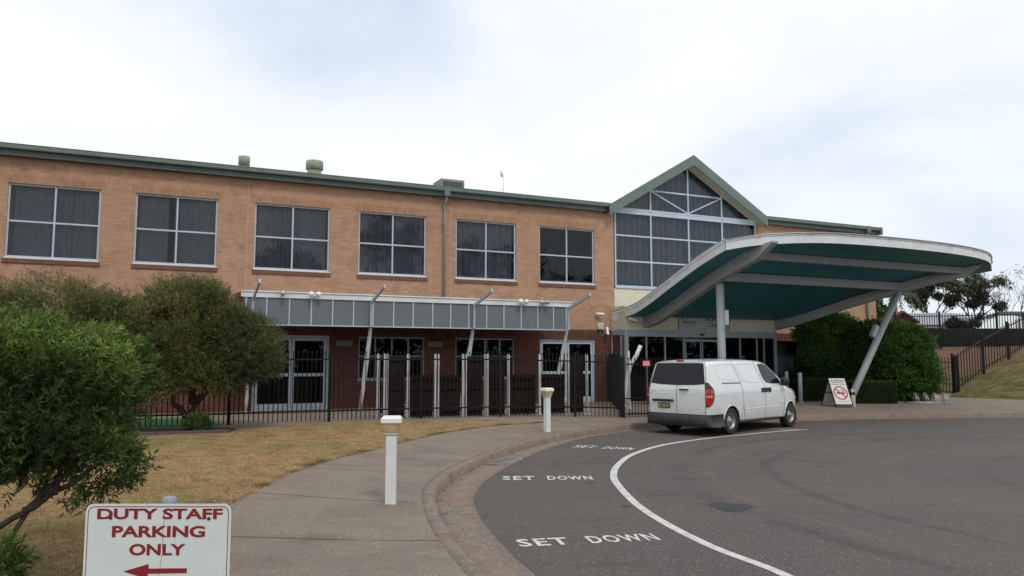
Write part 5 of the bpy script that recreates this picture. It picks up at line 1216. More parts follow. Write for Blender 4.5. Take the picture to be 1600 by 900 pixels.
# windscreen, headlights, front bumper, underbody
patch('windscreen', [(-.70, 2.16), (.70, 2.16), (.80, 2.6), (.84, 2.98), (-.84, 2.98), (-.80, 2.6)], M['van_rear'] if 'van_rear' in M else mat('van_windscreen', (.012, .013, .015), .04, coat=1), lambda a, b: (b, a, interp(b, TOP) - .035 * (a / .8) ** 2 + .010), step=.1)
mb = MB(); mb.box(-.95, 4.0, -.62, .62, .22, .42); mb.tube([(-.6, -.6, .3), (-.6, .6, .3)], .05, 8); mb.build('chassis', M['dark_plastic'], van)
mb = MB(); mb.tube([(-1.0, .25, .24), (-.3, .25, .26)], .03, 8); mb.build('exhaust_pipe', M['galv'], van)
mb = MB(); mb.box(3.98, 4.14, -.5, .5, .27, .52); mb.build('front_bumper', M['van_paint'], van, bevel=.04)
for sg in (-1, 1):
    mb = MB(); mb.lathe([(0, 0), (.1, .01), (.09, .05), (0, .07)], 16, c=(3.92, sg * .62, .80), M=Matrix.Rotation(R(70), 4, 'Y')); mb.build('headlight', M['lamp_clear'], van)

# ------------------------------------------------------------------ vegetation
def leaf_mesh(name, C, D, L, Wd_, tint, mt, parent=None, fold=0, seed=0, **k):
    """C centres (n,3); D directions; L lengths; Wd_ widths -> rhombic leaves"""
    n = len(C); r_ = np.random.default_rng(seed)
    D = D / (np.linalg.norm(D, axis=1)[:, None] + 1e-9); A = np.cross(D, r_.normal(size=(n, 3))); A /= np.linalg.norm(A, axis=1)[:, None] + 1e-9
    L = np.broadcast_to(L, (n,))[:, None]; W_ = np.broadcast_to(Wd_, (n,))[:, None]
    V = np.empty((n, 4, 3)); V[:, 0] = C; V[:, 1] = C + D * L * .45 + A * W_ / 2; V[:, 2] = C + D * L; V[:, 3] = C + D * L * .45 - A * W_ / 2
    me = bpy.data.meshes.new(name); me.vertices.add(4 * n); me.vertices.foreach_set('co', V.reshape(-1)); me.loops.add(4 * n); me.loops.foreach_set('vertex_index', np.arange(4 * n, dtype=np.int32))
    me.polygons.add(n); me.polygons.foreach_set('loop_start', np.arange(0, 4 * n, 4, dtype=np.int32)); me.update(calc_edges=True)
    at = me.attributes.new('tint', 'FLOAT', 'FACE'); at.data.foreach_set('value', np.clip(tint, 0, 1).astype(np.float32)); me.materials.append(mt); me.update()
    return link_mesh(name, me, None, parent, **k)
def vnoise(P, f, seed):
    r_ = np.random.default_rng(seed); o = np.zeros(len(P))
    for k in range(7):
        d = r_.normal(size=3); d *= f * r_.uniform(.6, 1.7) / np.linalg.norm(d); o += np.sin(P @ d + r_.uniform(0, 6.28))
    return o / 7 * 1.9
def blob_points(n, c, rad, p=2.0, seed=0, shell=(.72, 1.0), nf=2.2, na=.16, zmin=-9., power=1.6):
    """points in the outer shell of a lumpy super-ellipsoid + outward normals"""
    r_ = np.random.default_rng(seed); d = r_.normal(size=(n, 3)); d /= np.linalg.norm(d, axis=1)[:, None]
    q = (np.abs(d) ** p).sum(1) ** (-1 / p)
    k = shell[0] + (shell[1] - shell[0]) * r_.uniform(0, 1, n) ** (1 / power)
    lump = 1 + na * vnoise(d * 3, nf, seed + 1) + na * .5 * vnoise(d * 3, nf * 2.7, seed + 2)
    P = np.array(c) + d * (q * k * lump)[:, None] * np.array(rad); Nn = d / np.array(rad); Nn /= np.linalg.norm(Nn, axis=1)[:, None]
    m = P[:, 2] > zmin; return P[m], Nn[m], k[m]
def lump_points(n, c, rad, p, seed, nl, lr, keep=1.0, shell=(.45, 1.05)):
    cs, cn, _ = blob_points(nl, c, np.array(rad) * (1 - lr * .55 / np.array(rad)), p, seed, shell=(.86, 1.0), na=.05); r_ = np.random.default_rng(seed + 5); Ps, Ns, Ks = [], [], []
    for i, (q, qn) in enumerate(zip(cs, cn)):
        rr = lr * r_.uniform(.6, 1.35); P, Nn, k = blob_points(max(20, int(n / nl)), q, (rr, rr, rr * .8), 2, seed + 11 * i, shell=shell, na=.22)
        m = ((P - q) @ qn) > -.25 * rr; P, Nn, k = P[m], Nn[m], k[m]; Nn = Nn * .6 + qn * .5; Nn /= np.linalg.norm(Nn, axis=1)[:, None]
        Ps.append(P); Ns.append(Nn); Ks.append(k * 0 + r_.uniform(0, 1))
    return np.concatenate(Ps), np.concatenate(Ns), np.concatenate(Ks)
def sprigs(P, Nn, per, leafL, leafW, stem, spread, seed, tip_base):
    """each sprig: leaves fanned round a short stem along Nn"""
    r_ = np.random.default_rng(seed); n = len(P)
    ax = Nn + r_.normal(size=(n, 3)) * .45; ax[:, 2] += .25; ax /= np.linalg.norm(ax, axis=1)[:, None]
    t_ = np.tile(np.linspace(0, 1, per), n); AX = np.repeat(ax, per, 0); C = np.repeat(P, per, 0) + AX * (t_ * stem)[:, None]
    D = AX * (.35 + .9 * t_)[:, None] + r_.normal(size=(n * per, 3)) * spread; L = leafL * r_.uniform(.7, 1.15, n * per) * (1 - .25 * t_)
    return C, D, L, leafW * r_.uniform(.8, 1.2, n * per), np.repeat(tip_base, per) + .18 * t_ + r_.normal(size=n * per) * .07
def limbs(mb, base, targets, r0, seed, wob=.12, n=9):
    r_ = np.random.RandomState(seed)
    for tg, fork, rr in targets:
        a = Vector(base) if fork is None else Vector(fork); b = Vector(tg); L = (b - a).length; pts = []
        for k in range(n):
            q = k / (n - 1); p = a.lerp(b, q) + Vector((r_.uniform(-1, 1), r_.uniform(-1, 1), r_.uniform(-.5, .5))) * wob * L * .25 * math.sin(math.pi * q) + Vector((0, 0, .12 * L * math.sin(math.pi * q) * -.3)); pts.append(p)
        mb.tube(pts, [rr * (1 - .72 * k / (n - 1)) for k in range(n)], 8)

# near shrub on the left
SB = Vector((-4.75, 5.3, zg(-4.75, 5.3)))
sh = empty('shrub', SB, 0, label='large bright green bushy shrub in the left foreground with bare lower branches', cat='shrub')
o3 = np.array(SB)
allC = []
for (c, rad, n, p_, sd_) in (((-4.35, 5.75, 1.73), (1.25, 1.0, .54), 5200, 3.2, 21), ((-3.40, 5.6, 1.66), (.66, .62, .48), 3000, 2.9, 22), ((-3.08, 5.5, 1.20), (.44, .42, .24), 720, 2.2, 25), ((-4.6, 5.5, 1.25), (.7, .6, .3), 1100, 2.4, 26), ((-3.34, 5.1, .60), (.14, .15, .11), 130, 2, 23), ((-3.5, 5.0, .45), (.16, .15, .10), 110, 2, 24)):
    P, Nn, k = lump_points(n, c, rad, p_, sd_, max(4, n // 42), .17, shell=(.4, 1.1)) if n > 600 else blob_points(n, c, rad, p_, sd_, shell=(.5, 1.05), na=.2)
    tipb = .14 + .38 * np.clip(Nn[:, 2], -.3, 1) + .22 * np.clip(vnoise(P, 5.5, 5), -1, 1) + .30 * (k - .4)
    allC.append(sprigs(P, Nn, 12, .072, .0125, .085, .6, sd_, tipb))
    if n > 1000:
        P2, N2, k2 = blob_points(n // 3, c, rad, p_, sd_ + 50, shell=(.5, .8), na=.07, nf=2.6); allC.append(sprigs(P2, N2, 9, .075, .013, .10, .6, sd_ + 9, np.full(len(P2), .08)))
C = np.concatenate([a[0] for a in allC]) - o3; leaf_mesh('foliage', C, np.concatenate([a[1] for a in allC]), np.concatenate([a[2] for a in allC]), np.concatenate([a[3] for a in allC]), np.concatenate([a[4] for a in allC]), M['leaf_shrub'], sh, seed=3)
mb = MB(); q = lambda x, y, z: Vector((x, y, z)) - SB
f1_ = q(-3.72, 5.35, .70); f2_ = q(-3.42, 5.5, .98)
for pts_, r0, r1 in (([(-4.75, 5.3, .2), (-4.0, 5.25, .38), (-3.62, 5.2, .70), (-3.30, 5.2, .90), (-3.10, 5.25, 1.05), (-2.93, 5.35, 1.28)], .055, .018), ([(-3.30, 5.2, .90), (-3.12, 5.25, .98), (-2.92, 5.3, 1.12), (-2.7, 5.4, 1.32)], .034, .014), ([(-3.12, 5.22, 1.0), (-3.05, 5.25, 1.22), (-3.0, 5.35, 1.5)], .026, .012),
                     ([(-4.75, 5.3, .1), (-4.1, 5.2, .28), (-3.66, 5.15, .48), (-3.40, 5.18, .68), (-3.2, 5.25, .92), (-3.12, 5.4, 1.3)], .05, .014), ([(-4.75, 5.35, .3), (-4.2, 5.3, .62), (-3.62, 5.25, 1.0), (-3.35, 5.3, 1.15), (-3.0, 5.5, 1.4)], .05, .015), ([(-4.75, 5.35, .3), (-4.5, 5.5, .9), (-4.1, 5.6, 1.4), (-3.9, 5.6, 1.9)], .055, .02), ([(-3.62, 5.25, 1.0), (-3.5, 5.3, 1.25), (-3.5, 5.4, 1.6)], .03, .012)):
    P_ = catmull([np.array(Vector((p_[0] - (.08 if p_[1] > 5.22 else 0), p_[1] + .25 * min(1, max(0, p_[2] - .5)), p_[2])) - SB) for p_ in pts_], .08); nP = len(P_); r0 *= .78; r1 *= .7; mb.tube([P_[k] + np.array([.008 * math.sin(k * 1.7), 0, .008 * math.cos(k * 2.3)]) for k in range(nP)], [r0 + (r1 - r0) * k / (nP - 1) for k in range(nP)], 9)
r_ = np.random.RandomState(8)
for k in range(110):
    a = Vector((r_.uniform(-4.4, -2.95), r_.uniform(5.2, 5.9), r_.uniform(1.02, 1.25))); b = a + Vector((r_.uniform(-.16, .16), r_.uniform(-.12, .12), r_.uniform(-.16, .12))); m2 = (a + b) / 2 + Vector((r_.uniform(-.03, .03), 0, r_.uniform(-.03, .03)))
    mb.tube([a - SB, m2 - SB, b - SB], [.006, .0045, .002], 5)
mb.build('branches', M['bark'], sh)

def small_tree(name, base, crowns, trunks, nleaf, label, seed, mt, leafL=.085, leafW=.015, per=9, fleck=.5, sp=.5, cat='tree', power=1.6, shell=(.6, 1.04), lump=.34):
    t = empty(name, base, 0, label=label, cat=cat); B = np.array(base); out_ = []
    tot = sum(c[1][0] * c[1][1] + c[1][0] * c[1][2] for c in crowns)
    for i, (c, rad, p_) in enumerate(crowns):
        n = int(nleaf / per * (rad[0] * rad[1] + rad[0] * rad[2]) / tot)
        if lump and n > 200:
            P, Nn, k = lump_points(int(n * 1.25), c, rad, p_, seed + i * 7, max(6, int(6.5 * (rad[0] * rad[1] + rad[0] * rad[2] + rad[1] * rad[2]) / lump ** 2 / 3)), lump)
            P2, N2, k2 = blob_points(n // 3, c, np.array(rad) * .85, p_, seed + i * 7 + 3, shell=(.3, .9), na=.1); P = np.concatenate([P, P2]); Nn = np.concatenate([Nn, N2]); k = np.concatenate([k, k2 * 0 + .2])
        else: P, Nn, k = blob_points(n, c, rad, p_, seed + i * 7, shell=shell, na=.13, nf=3.0, power=power)
        zr = np.clip((P[:, 2] - c[2]) / rad[2], 0, 1)
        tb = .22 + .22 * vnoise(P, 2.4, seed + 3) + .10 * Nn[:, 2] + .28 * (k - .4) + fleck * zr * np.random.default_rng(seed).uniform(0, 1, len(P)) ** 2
        out_.append(sprigs(P, Nn, per, leafL, leafW, leafL * 1.5, sp, seed + i, tb))
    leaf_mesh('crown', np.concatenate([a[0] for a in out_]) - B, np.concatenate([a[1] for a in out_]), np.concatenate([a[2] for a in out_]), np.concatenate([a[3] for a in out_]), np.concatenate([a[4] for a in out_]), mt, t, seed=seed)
    mb = MB(); Bv = Vector(base); limbs(mb, (0, 0, 0), [(Vector(tg) - Bv, None if fk is None else Vector(fk) - Bv, r0) for tg, fk, r0 in trunks], .1, seed, wob=.35)
    mb.build('trunk', M['bark'], t); return t
zt_ = .30
small_tree('tree', (-7.45, 17.75, zt_), [((-7.7, 17.8, 2.45), (1.65, 1.35, 1.1), 2.2), ((-6.35, 17.9, 2.25), (.9, 1.0, .80), 2.1), ((-9.0, 17.6, 2.35), (1.15, 1.1, 1.0), 2.1), ((-7.5, 17.8, 3.3), (.85, .8, .5), 2), ((-5.85, 17.75, 1.9), (.5, .6, .42), 2), ((-8.1, 17.4, 1.55), (1.0, .8, .38), 2), ((-6.6, 17.6, 1.55), (.75, .7, .36), 2)],
           [((-7.2, 17.8, 1.1), None, .12), ((-6.6, 17.8, 1.75), (-7.25, 17.8, .95), .08), ((-7.5, 17.7, 2.2), (-7.3, 17.8, .9), .09), ((-8.1, 17.7, 1.6), (-7.42, 17.75, .6), .08), ((-6.2, 17.9, 1.9), (-6.9, 17.8, 1.35), .05), ((-7.1, 18, 2.6), (-7.3, 17.8, 1.2), .06)], 170000, 'feathery olive green tree behind the shrub with forked dark trunk in the mulch bed', 31, M['leaf_tree'], fleck=.55)
t = small_tree('tree', (-8.35, 17.35, zt_), [((-10.2, 17.2, 2.75), (1.5, 1.2, 1.0), 2.2), ((-11.9, 17.0, 2.75), (1.6, 1.2, 1.0), 2.2), ((-9.2, 17.2, 3.1), (.75, .6, .35), 2), ((-12, 17, 1.7), (1.5, 1, .8), 2)],
           [((-8.7, 17.3, 1.2), None, .11), ((-8.85, 17.3, 1.7), (-8.6, 17.3, 1.0), .07), ((-9.6, 17.3, 2.2), (-8.7, 17.3, 1.0), .08), ((-8.3, 17.4, 1.9), (-8.65, 17.3, 1.0), .05)], 100000, 'brownish feathery tree against the brick wall at the far left behind the shrub', 47, M['leaf_tree'], fleck=1.0)
small_tree('small_shrub', (-7.05, 17.4, .32), [((-7.05, 17.4, .46), (.24, .22, .17), 2)], [((-7.05, 17.4, .6), None, .01)], 2500, 'small low plant at the foot of the forked trunk', 52, M['leaf_shrub'], leafL=.08, leafW=.02, cat='shrub', lump=None)
# bushes by the canopy column
bx = [((13.5, 32.3, 1.9), (1.28, 1.3, 1.8), 2.6), ((13.0, 31.9, 3.05), (1.0, .9, .75), 2.2)]
small_tree('bush', (13.0, 32.2, .3), bx, [((13.0, 32.2, 2.0), None, .07)], 90000, 'tall dark green bush beside the brick wall behind the no smoking board', 61, M['leaf_bush'], leafL=.12, leafW=.05, per=8, cat='bush', shell=(.5, 1.03), power=2.5)
bx = [((15.25, 30.9, 1.75), (1.42, 1.3, 1.55), 2.6), ((14.4, 30.9, 2.65), (1.0, .95, .72), 2.2), ((15.95, 30.6, 1.35), (.68, .8, 1.05), 2.4), ((15.6, 30.9, 2.6), (.9, .9, .62), 2.2)]
small_tree('bush', (15.2, 30.9, .3), bx, [((15.2, 30.9, 2.0), None, .07)], 120000, 'broad rounded bright green bush behind the bicycle rack', 62, M['leaf_bush'], leafL=.12, leafW=.05, per=8, cat='bush', shell=(.5, 1.03), fleck=.3, power=2.5)
# clipped hedge
def hedge(name, x0, x1, y0, y1, z0, z1, n, label, seed, rz=0):
    t = empty(name, ((x0 + x1) / 2, (y0 + y1) / 2, z0), rz, label=label, cat='hedge'); r_ = np.random.default_rng(seed)
    hx, hy, hz = (x1 - x0) / 2, (y1 - y0) / 2, z1 - z0; f = r_.choice(5, n, p=[.3, .1, .12, .12, .36]); u_, v_ = r_.uniform(-1, 1, n), r_.uniform(-1, 1, n); dep = 1 - np.abs(r_.normal(size=n)) * .05
    P = np.empty((n, 3)); Nn = np.zeros((n, 3))
    for k, (axis, sg) in enumerate(((1, -1), (1, 1), (0, -1), (0, 1), (2, 1))):
        m = f == k; Nn[m, axis] = sg
        if axis == 1: P[m] = np.stack([u_[m] * hx, sg * hy * dep[m], (v_[m] + 1) / 2 * hz], 1)
        elif axis == 0: P[m] = np.stack([sg * hx * dep[m], u_[m] * hy, (v_[m] + 1) / 2 * hz], 1)
        else: P[m] = np.stack([u_[m] * hx, v_[m] * hy, hz * dep[m]], 1)
    P *= (1 + .025 * vnoise(P * 2, 3, seed))[:, None]
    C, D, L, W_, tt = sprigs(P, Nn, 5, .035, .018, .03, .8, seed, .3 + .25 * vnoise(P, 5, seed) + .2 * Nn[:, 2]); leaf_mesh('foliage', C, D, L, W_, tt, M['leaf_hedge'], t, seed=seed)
    mb = MB()
    for k in range(int((x1 - x0) / .3) + 1): mb.tube([(-hx + .1 + k * .3, 0, -.05), (-hx + .12 + k * .3, .05, hz * .8)], .02, 5)
    mb.build('stems', M['bark'], t)
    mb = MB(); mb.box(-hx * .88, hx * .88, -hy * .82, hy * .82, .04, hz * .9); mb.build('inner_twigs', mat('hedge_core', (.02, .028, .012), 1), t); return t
hedge('box_hedge', 12.6, 14.2, 28.55, 29.4, .25, 1.08, 9000, 'low clipped box hedge between the leaning column and the big bush', 71)
hedge('box_hedge', 11.3, 12.4, 30.3, 31.1, .3, 1.15, 5000, 'low dark clipped hedge in shade behind the plain bollards', 72)
# grass blades on the lawn near the camera, ragged at its edge
r_ = np.random.default_rng(9); pts = []; LP = lawnpoly
while len(pts) < 60000:
    x = r_.uniform(-8.5, .9); y = 3.0 + 18 * r_.uniform() ** 1.25
    if inside((x, y), LP): pts.append((x, y))
pe = []
for i in range(9000):
    k = r_.integers(8, len(lawnpoly) - 45) if len(lawnpoly) > 60 else r_.integers(0, 20)
edge_c = np.array(lawnpoly[:len(lawnpoly) - 12]); 
for i in range(15000):
    k = r_.integers(0, len(edge_c) - 1); a = edge_c[k]; b = edge_c[k + 1]; q = a + (b - a) * r_.uniform(); pe.append((q[0] + r_.normal() * .04 - .01, q[1] + r_.normal() * .03))
P = np.array(pts + pe); C = np.column_stack([P, [zg(*p) + .015 for p in P[::1]]]) if len(P) < 1 else None
zz = np.array([.15 + .15 * (lambda d: d * d * (3 - 2 * d))(min(1, pdist(p, KC) / 3.5)) for p in P]) + .012
C = np.column_stack([P, zz]); n = len(C); D = np.column_stack([r_.normal(size=n) * .75, r_.normal(size=n) * .75, np.full(n, .55)])
gt2 = np.clip(.25 + .25 * r_.uniform(size=n) + .35 * vnoise(C, 9, 78) + .42 * np.clip(vnoise(C, .8, 77) * 2.2 - .4, 0, 1), 0, 1)
leaf_mesh('grass', C, D, r_.uniform(.022, .06, n), .008, gt2, M['leaf_grass'], None, seed=1, label='dry tan grass blades scattered over the lawn beside the path', cat='grass', kind='stuff')
# grit and leaf litter along the gutter
mb = MB()
for i in range(420):
    s_ = r_.uniform(4, 34); p, t_, nn = at_s(s_); q = p - nn * abs(r_.normal()) * .09 - nn * .01; a = r_.uniform(0, 6.28); z = .016; sz2 = r_.uniform(.006, .022)
    mb.add([(q[0] + sz2 * math.cos(a), q[1] + sz2 * math.sin(a), z), (q[0] - sz2 * .5 * math.sin(a), q[1] + sz2 * .5 * math.cos(a), z + .006), (q[0] - sz2 * math.cos(a), q[1] - sz2 * math.sin(a), z + .002), (q[0] + sz2 * .5 * math.sin(a), q[1] - sz2 * .5 * math.cos(a), z + .008)], [(0, 1, 2, 3)])
mb.build('leaf_litter', mat('litter', (.16, .10, .06), .9, var=.5, vscale=20), None, fixn=False, kind='stuff', label='brown grit and leaf litter lying in the gutter')
# fallen leaves on lawn
mb = MB()
for i in range(70):
    x = r_.uniform(-7, -2.6); y = r_.uniform(5, 18)
    if inside((x, y), LP):
        a = r_.uniform(0, 6.28); s = r_.uniform(.02, .05); z = zg(x, y) + .045; mb.add([(x + s * math.cos(a), y + s * math.sin(a), z), (x - s * .4 * math.sin(a), y + s * .4 * math.cos(a), z + .01), (x - s * math.cos(a), y - s * math.sin(a), z), (x + s * .4 * math.sin(a), y - s * .4 * math.cos(a), z + .012)], [(0, 1, 2, 3)])
mb.build('fallen_leaves', mat('dead_leaf', (.33, .24, .15), .8), None, fixn=False, kind='stuff', label='scattered dead leaves on the dry lawn')

# far trees
def gum(name, x, y, z0, zt, wd, lobes, label, seed, mt='leaf_gum', n=9000, leaf=.34, trunk=.28, bare=False, bark='bark'):
    t = empty(name, (x, y, z0), 0, label=label, cat='tree'); r_ = np.random.RandomState(seed); H_ = zt - z0; mb = MB(); tips = []
    mb.tube([(0, 0, -.5), (.1, 0, H_ * .25), (-.1, .1, H_ * .42)], [trunk, trunk * .8, trunk * .65], 8)
    def grow(p, d, L, rr, dep):
        q = p + d * L; mid_ = (p + q) / 2 + Vector((r_.uniform(-1, 1), r_.uniform(-1, 1), r_.uniform(-.5, .5))) * L * .12; mb.tube([p, mid_, q], [rr, rr * .8, rr * .55], 6 if dep < 2 else 4); tips.append((q, dep))
        if dep < (5 if bare else 3):
            for k in range(3 if dep < 2 else 2):
                nd = (d + Vector((r_.uniform(-1, 1), r_.uniform(-1, 1), r_.uniform(-.35, .75))) * .75).normalized(); grow(q, nd, L * r_.uniform(.58, .8), rr * .55, dep + 1)
    for k in range(5):
        a = 2 * math.pi * k / 5 + r_.uniform(-.4, .4); grow(Vector((-.05, .05, H_ * (.30 + .03 * k))), Vector((math.cos(a) * .75 * wd / H_ * 1.2, math.sin(a) * .5, .85)).normalized(), H_ * .27, trunk * .45, 0)
    # keep the limbs inside the tree's own height and width
    V_ = np.array(mb.v); mxz = V_[:, 2].max(); V_[:, 2] *= np.where(V_[:, 2] > 0, H_ / mxz, 1); mw_ = np.abs(V_[:, 0]).max(); V_[:, 0] *= wd / 2 / mw_; fx, fz = wd / 2 / mw_, H_ / mxz; mb.v = [tuple(v) for v in V_]
    mb.build('trunk', M[bark], t)
    if lobes:
        cs = [Vector((q.x * fx, q.y, q.z * fz)) for q, dp in tips if dp >= 1]; r_.shuffle(cs); cs = cs[:lobes]; Ps = []
        for i, c in enumerate(cs):
            rr = wd * r_.uniform(.09, .19); P, Nn, k = blob_points(n // len(cs), tuple(c), (rr, rr, rr * .75), 2, seed + i, shell=(.2, 1.1), na=.3, power=1.0); Ps.append(P)
        P = np.concatenate(Ps); r2 = np.random.default_rng(seed); D = r2.normal(size=P.shape); D[:, 2] -= .5
        leaf_mesh('crown', P, D, leaf * r2.uniform(.5, 1.2, len(P)), leaf * .45, .35 + .3 * vnoise(P, .9, seed) + .15 * r2.normal(size=len(P)), M[mt], t, seed=seed)
    return t
ZG = 2.65
gum('gum_tree', 43.9, 80, ZG, 10.0, 5.0, 30, 'grey green gum tree just right of the canopy tip, the left of two tall ones', 81, n=12500, leaf=.38)
gum('gum_tree', 48.3, 80, ZG, 10.6, 5.2, 22, 'taller open gum tree behind the pale roofs, right of its neighbour', 82, n=9500, leaf=.38)
gum('bare_tree', 51.6, 79, ZG, 10.9, 6.0, 5, 'nearly leafless grey tree reaching above the hilltop fence', 83, n=500, leaf=.25, bare=True, trunk=.22)
gum('bare_tree', 56.4, 78, ZG, 10.6, 5.0, 0, 'bare twiggy tree cut by the right edge of the photo', 84, bare=True, trunk=.18)
gum('dark_tree', 38.4, 82, ZG, 8.3, 3.0, 18, 'dark dense tree behind the leaning column beside the brick corner', 85, mt='leaf_dark', n=9000, leaf=.5)
gum('small_tree', 31.2, 66, ZG, 6.2, 3.6, 12, 'small green tree at the brick corner beyond the bush', 86, mt='leaf_bush', n=3500, leaf=.3)
gum('garden_tree', 30.9, 52.0, ZG - .4, 4.95, 2.4, 20, 'leafy garden tree pressed against the hilltop fence in front of the pale roof', 87, mt='leaf_dark', n=6000, leaf=.20, trunk=.1)
gum('small_tree', 61.5, 84, ZG, 8.3, 4.5, 12, 'round dark tree at the right edge behind the dark roof', 88, mt='leaf_dark', n=4500, leaf=.4)
for i, (x, y, zt2, wd2, lb) in enumerate(((33, -38, 17, 11, 'spreading'), (45, -31, 20.5, 11, 'tallest'), (55.5, -22, 17.5, 12, 'round topped'), (64, -13, 13.5, 11, 'wide'), (80, -2, 14, 12, 'ragged'))):
    gum('car_park_tree', x, y, 0, zt2, wd2, 26, lb + ' gum tree across the car park, mirrored in the upstairs windows', 120 + i, mt='leaf_dark', n=5000, leaf=.6, trunk=.35)
r2 = np.random.default_rng(95); Ps = []
for k in range(40):
    x = -55 + k * 3.9; y = -46 + max(0, x - 40) * .75 + r2.uniform(-2, 2); rr = r2.uniform(3, 4.6); P, _, _ = blob_points(420, (x, y, 2.6), (rr, rr, rr * .95), 2, 1300 + k, shell=(.5, 1.1), na=.3); Ps.append(P)
P = np.concatenate(Ps); leaf_mesh('car_park_hedge', P, r2.normal(size=P.shape), 1.0, .6, .4 + .25 * r2.normal(size=len(P)), M['leaf_dark'], None, seed=6, kind='stuff', label='dark belt of shrubs across the car park, mirrored in the ground floor glass')
# palm
t = empty('palm_tree', (39.0, 78, ZG), 0, label='palm tree with drooping fronds peeping out beside the leaning column', cat='palm tree')
mb = MB(); mb.tube([(0, 0, -.5), (.1, 0, 3), (0, 0, 5.0)], [.25, .2, .18], 8); mb.build('trunk', M['bark_pale'], t)
for k in range(14):
    a = 2 * math.pi * k / 14; mb = MB(); P_ = [Vector((math.cos(a) * 2.6 * q, math.sin(a) * 2.6 * q, 5.0 + 1.5 * math.sin(q * 2.4) - 1.6 * q * q)) for q in np.linspace(0, 1, 12)]
    mb.tube(P_, .03, 4)
    for i in range(1, 12):
        for s_ in (-1, 1):
            p_ = P_[i]; sd2 = Vector((-math.sin(a), math.cos(a), 0)) * s_; tip = p_ + sd2 * .45 + (P_[i] - P_[i - 1]) * .9 + Vector((0, 0, -.35)); w2 = (P_[i] - P_[i - 1]) * .35
            mb.add([p_, p_ + w2, tip], [(0, 1, 2)])
    mb.build('frond', mat('palm_frond', (.05, .075, .03), .6) if k == 0 else bpy.data.materials['palm_frond'], t, fixn=False)
# far tree line
r2 = np.random.default_rng(90); Ps = []
for k in range(60):
    x = -20 + k * 3.6 + r2.uniform(-1, 1); y = 150 + r2.uniform(-4, 4); rr = r2.uniform(2.2, 4.2); P, _, _ = blob_points(520, (x, y, 4.5 + r2.uniform(-.8, 1.0)), (rr, rr, rr * .8), 2, 900 + k, shell=(.5, 1.1), na=.3); Ps.append(P)
P = np.concatenate(Ps); leaf_mesh('far_woods', P, r2.normal(size=P.shape), .8, .45, .4 + .25 * r2.normal(size=len(P)), M['leaf_dark'], None, seed=4, kind='stuff', label='distant low line of dark trees beyond the houses')

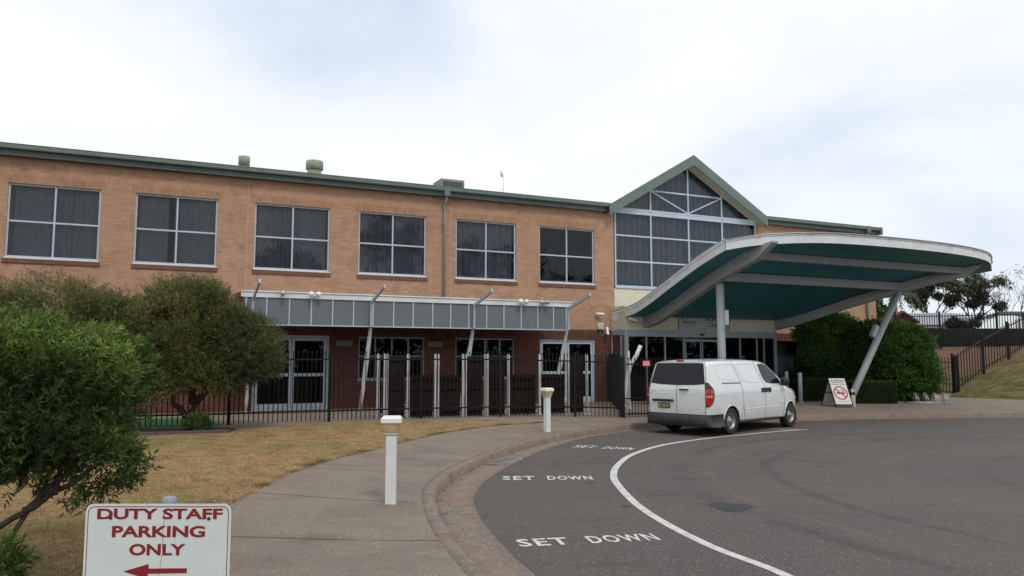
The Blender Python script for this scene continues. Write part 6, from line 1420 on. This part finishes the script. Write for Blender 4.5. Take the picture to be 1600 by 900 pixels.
# houses beyond the fence
def house(name, x, y, rz, w_, dp, wallh, rh, label, roof, wallm, gable=False, z0=ZG, wins=3):
    t = empty(name, (x, y, z0), rz, label=label, cat='house'); mb = MB(); mb.box(-w_ / 2, w_ / 2, 0, dp, -.5, wallh)
    if gable: mb.add([(-w_ / 2, 0, wallh), (w_ / 2, 0, wallh), (0, 0, wallh + rh), (-w_ / 2, dp, wallh), (w_ / 2, dp, wallh), (0, dp, wallh + rh)], [(0, 1, 2), (5, 4, 3)])
    mb.build('wall', wallm, t); o_ = .4; mb = MB()
    if gable:
        k = rh / (w_ / 2)
        for sg in (-1, 1): mb.add([(sg * (w_ / 2 + o_), -o_, wallh - o_ * k + .05), (0, -o_, wallh + rh + .05), (0, dp + o_, wallh + rh + .05), (sg * (w_ / 2 + o_), dp + o_, wallh - o_ * k + .05)], [(0, 1, 2, 3)]); mb.add([(sg * (w_ / 2 + o_), -o_, wallh - o_ * k - .12), (0, -o_, wallh + rh - .12), (0, dp + o_, wallh + rh - .12), (sg * (w_ / 2 + o_), dp + o_, wallh - o_ * k - .12)], [(3, 2, 1, 0)]); mb.add([(sg * (w_ / 2 + o_), -o_, wallh - o_ * k - .12), (0, -o_, wallh + rh - .12), (0, -o_, wallh + rh + .05), (sg * (w_ / 2 + o_), -o_, wallh - o_ * k + .05)], [(0, 1, 2, 3)])
    else:
        a = [(-w_ / 2 - o_, -o_, wallh), (w_ / 2 + o_, -o_, wallh), (w_ / 2 + o_, dp + o_, wallh), (-w_ / 2 - o_, dp + o_, wallh)]; r0, r1 = (-w_ / 2 + dp / 2, dp / 2, wallh + rh), (w_ / 2 - dp / 2, dp / 2, wallh + rh); mb.add(a + [r0, r1], [(0, 1, 5, 4), (1, 2, 5), (2, 3, 4, 5), (3, 0, 4), (3, 2, 1, 0)])
    mb.build('roof', roof, t, fixn=False)
    for k in range(wins):
        xw = -w_ / 2 + (k + .5) * w_ / wins; mb = MB(); mb.box(xw - .6, xw + .6, -.06, .02, 1.0, 2.1); f = mb.build('window', M['white'], t); mb = MB(); mb.box(xw - .52, xw + .52, -.08, -.061, 1.08, 2.02); mb.build('pane', M['dark_plastic'], f)
    return t
house('house', 38.3, 68, R(-8), 11, 7, 2.3, 1.25, 'long house with pale grey metal roof behind the hilltop fence', M['roof_grey'], M['weather_wall'], wins=4)
house('house', 31.0, 61, R(-10), 1.5, 4, 2.5, .55, 'small house with dark red gable end peeping above the bush', M['tile_red'], M['tile_red'], gable=True, wins=1)
house('house', 50.5, 74, R(-10), 11, 8, 2.2, 1.9, 'house with dark grey hipped roof at the right edge', M['roof_dark'], M['house_wall'])
house('shed', 36.4, 55.5, R(-16), 4.6, 3.6, 1.45, 1.05, 'pale weatherboard shed with white hipped roof behind the fence on the right', mat('white_roof', (.62, .66, .66), .5), M['weather_wall'], gable=False, wins=0)
t = empty('boundary_fence', (0, 0, 0), label='dark solid boundary fence in shade beyond the hilltop picket fence', cat='fence')
mb = MB()
for k in range(80):
    a = Vector((14, 49.5, 0)).lerp(Vector((42, 50.5, 0)), k / 80); b = Vector((14, 49.5, 0)).lerp(Vector((42, 50.5, 0)), (k + .96) / 80); mb.quad((a.x, a.y, 2.0), (b.x, b.y, 2.0), (b.x, b.y, 3.92), (a.x, a.y, 3.92)); mb.quad((a.x, a.y + .04, 2.0), (a.x, a.y + .04, 3.92), (b.x, b.y + .04, 3.92), (b.x, b.y + .04, 2.0))
mb.build('palings', mat('old_palings', (.022, .026, .020), .9, spec=.1, var=.5, vscale=2), t, fixn=False)
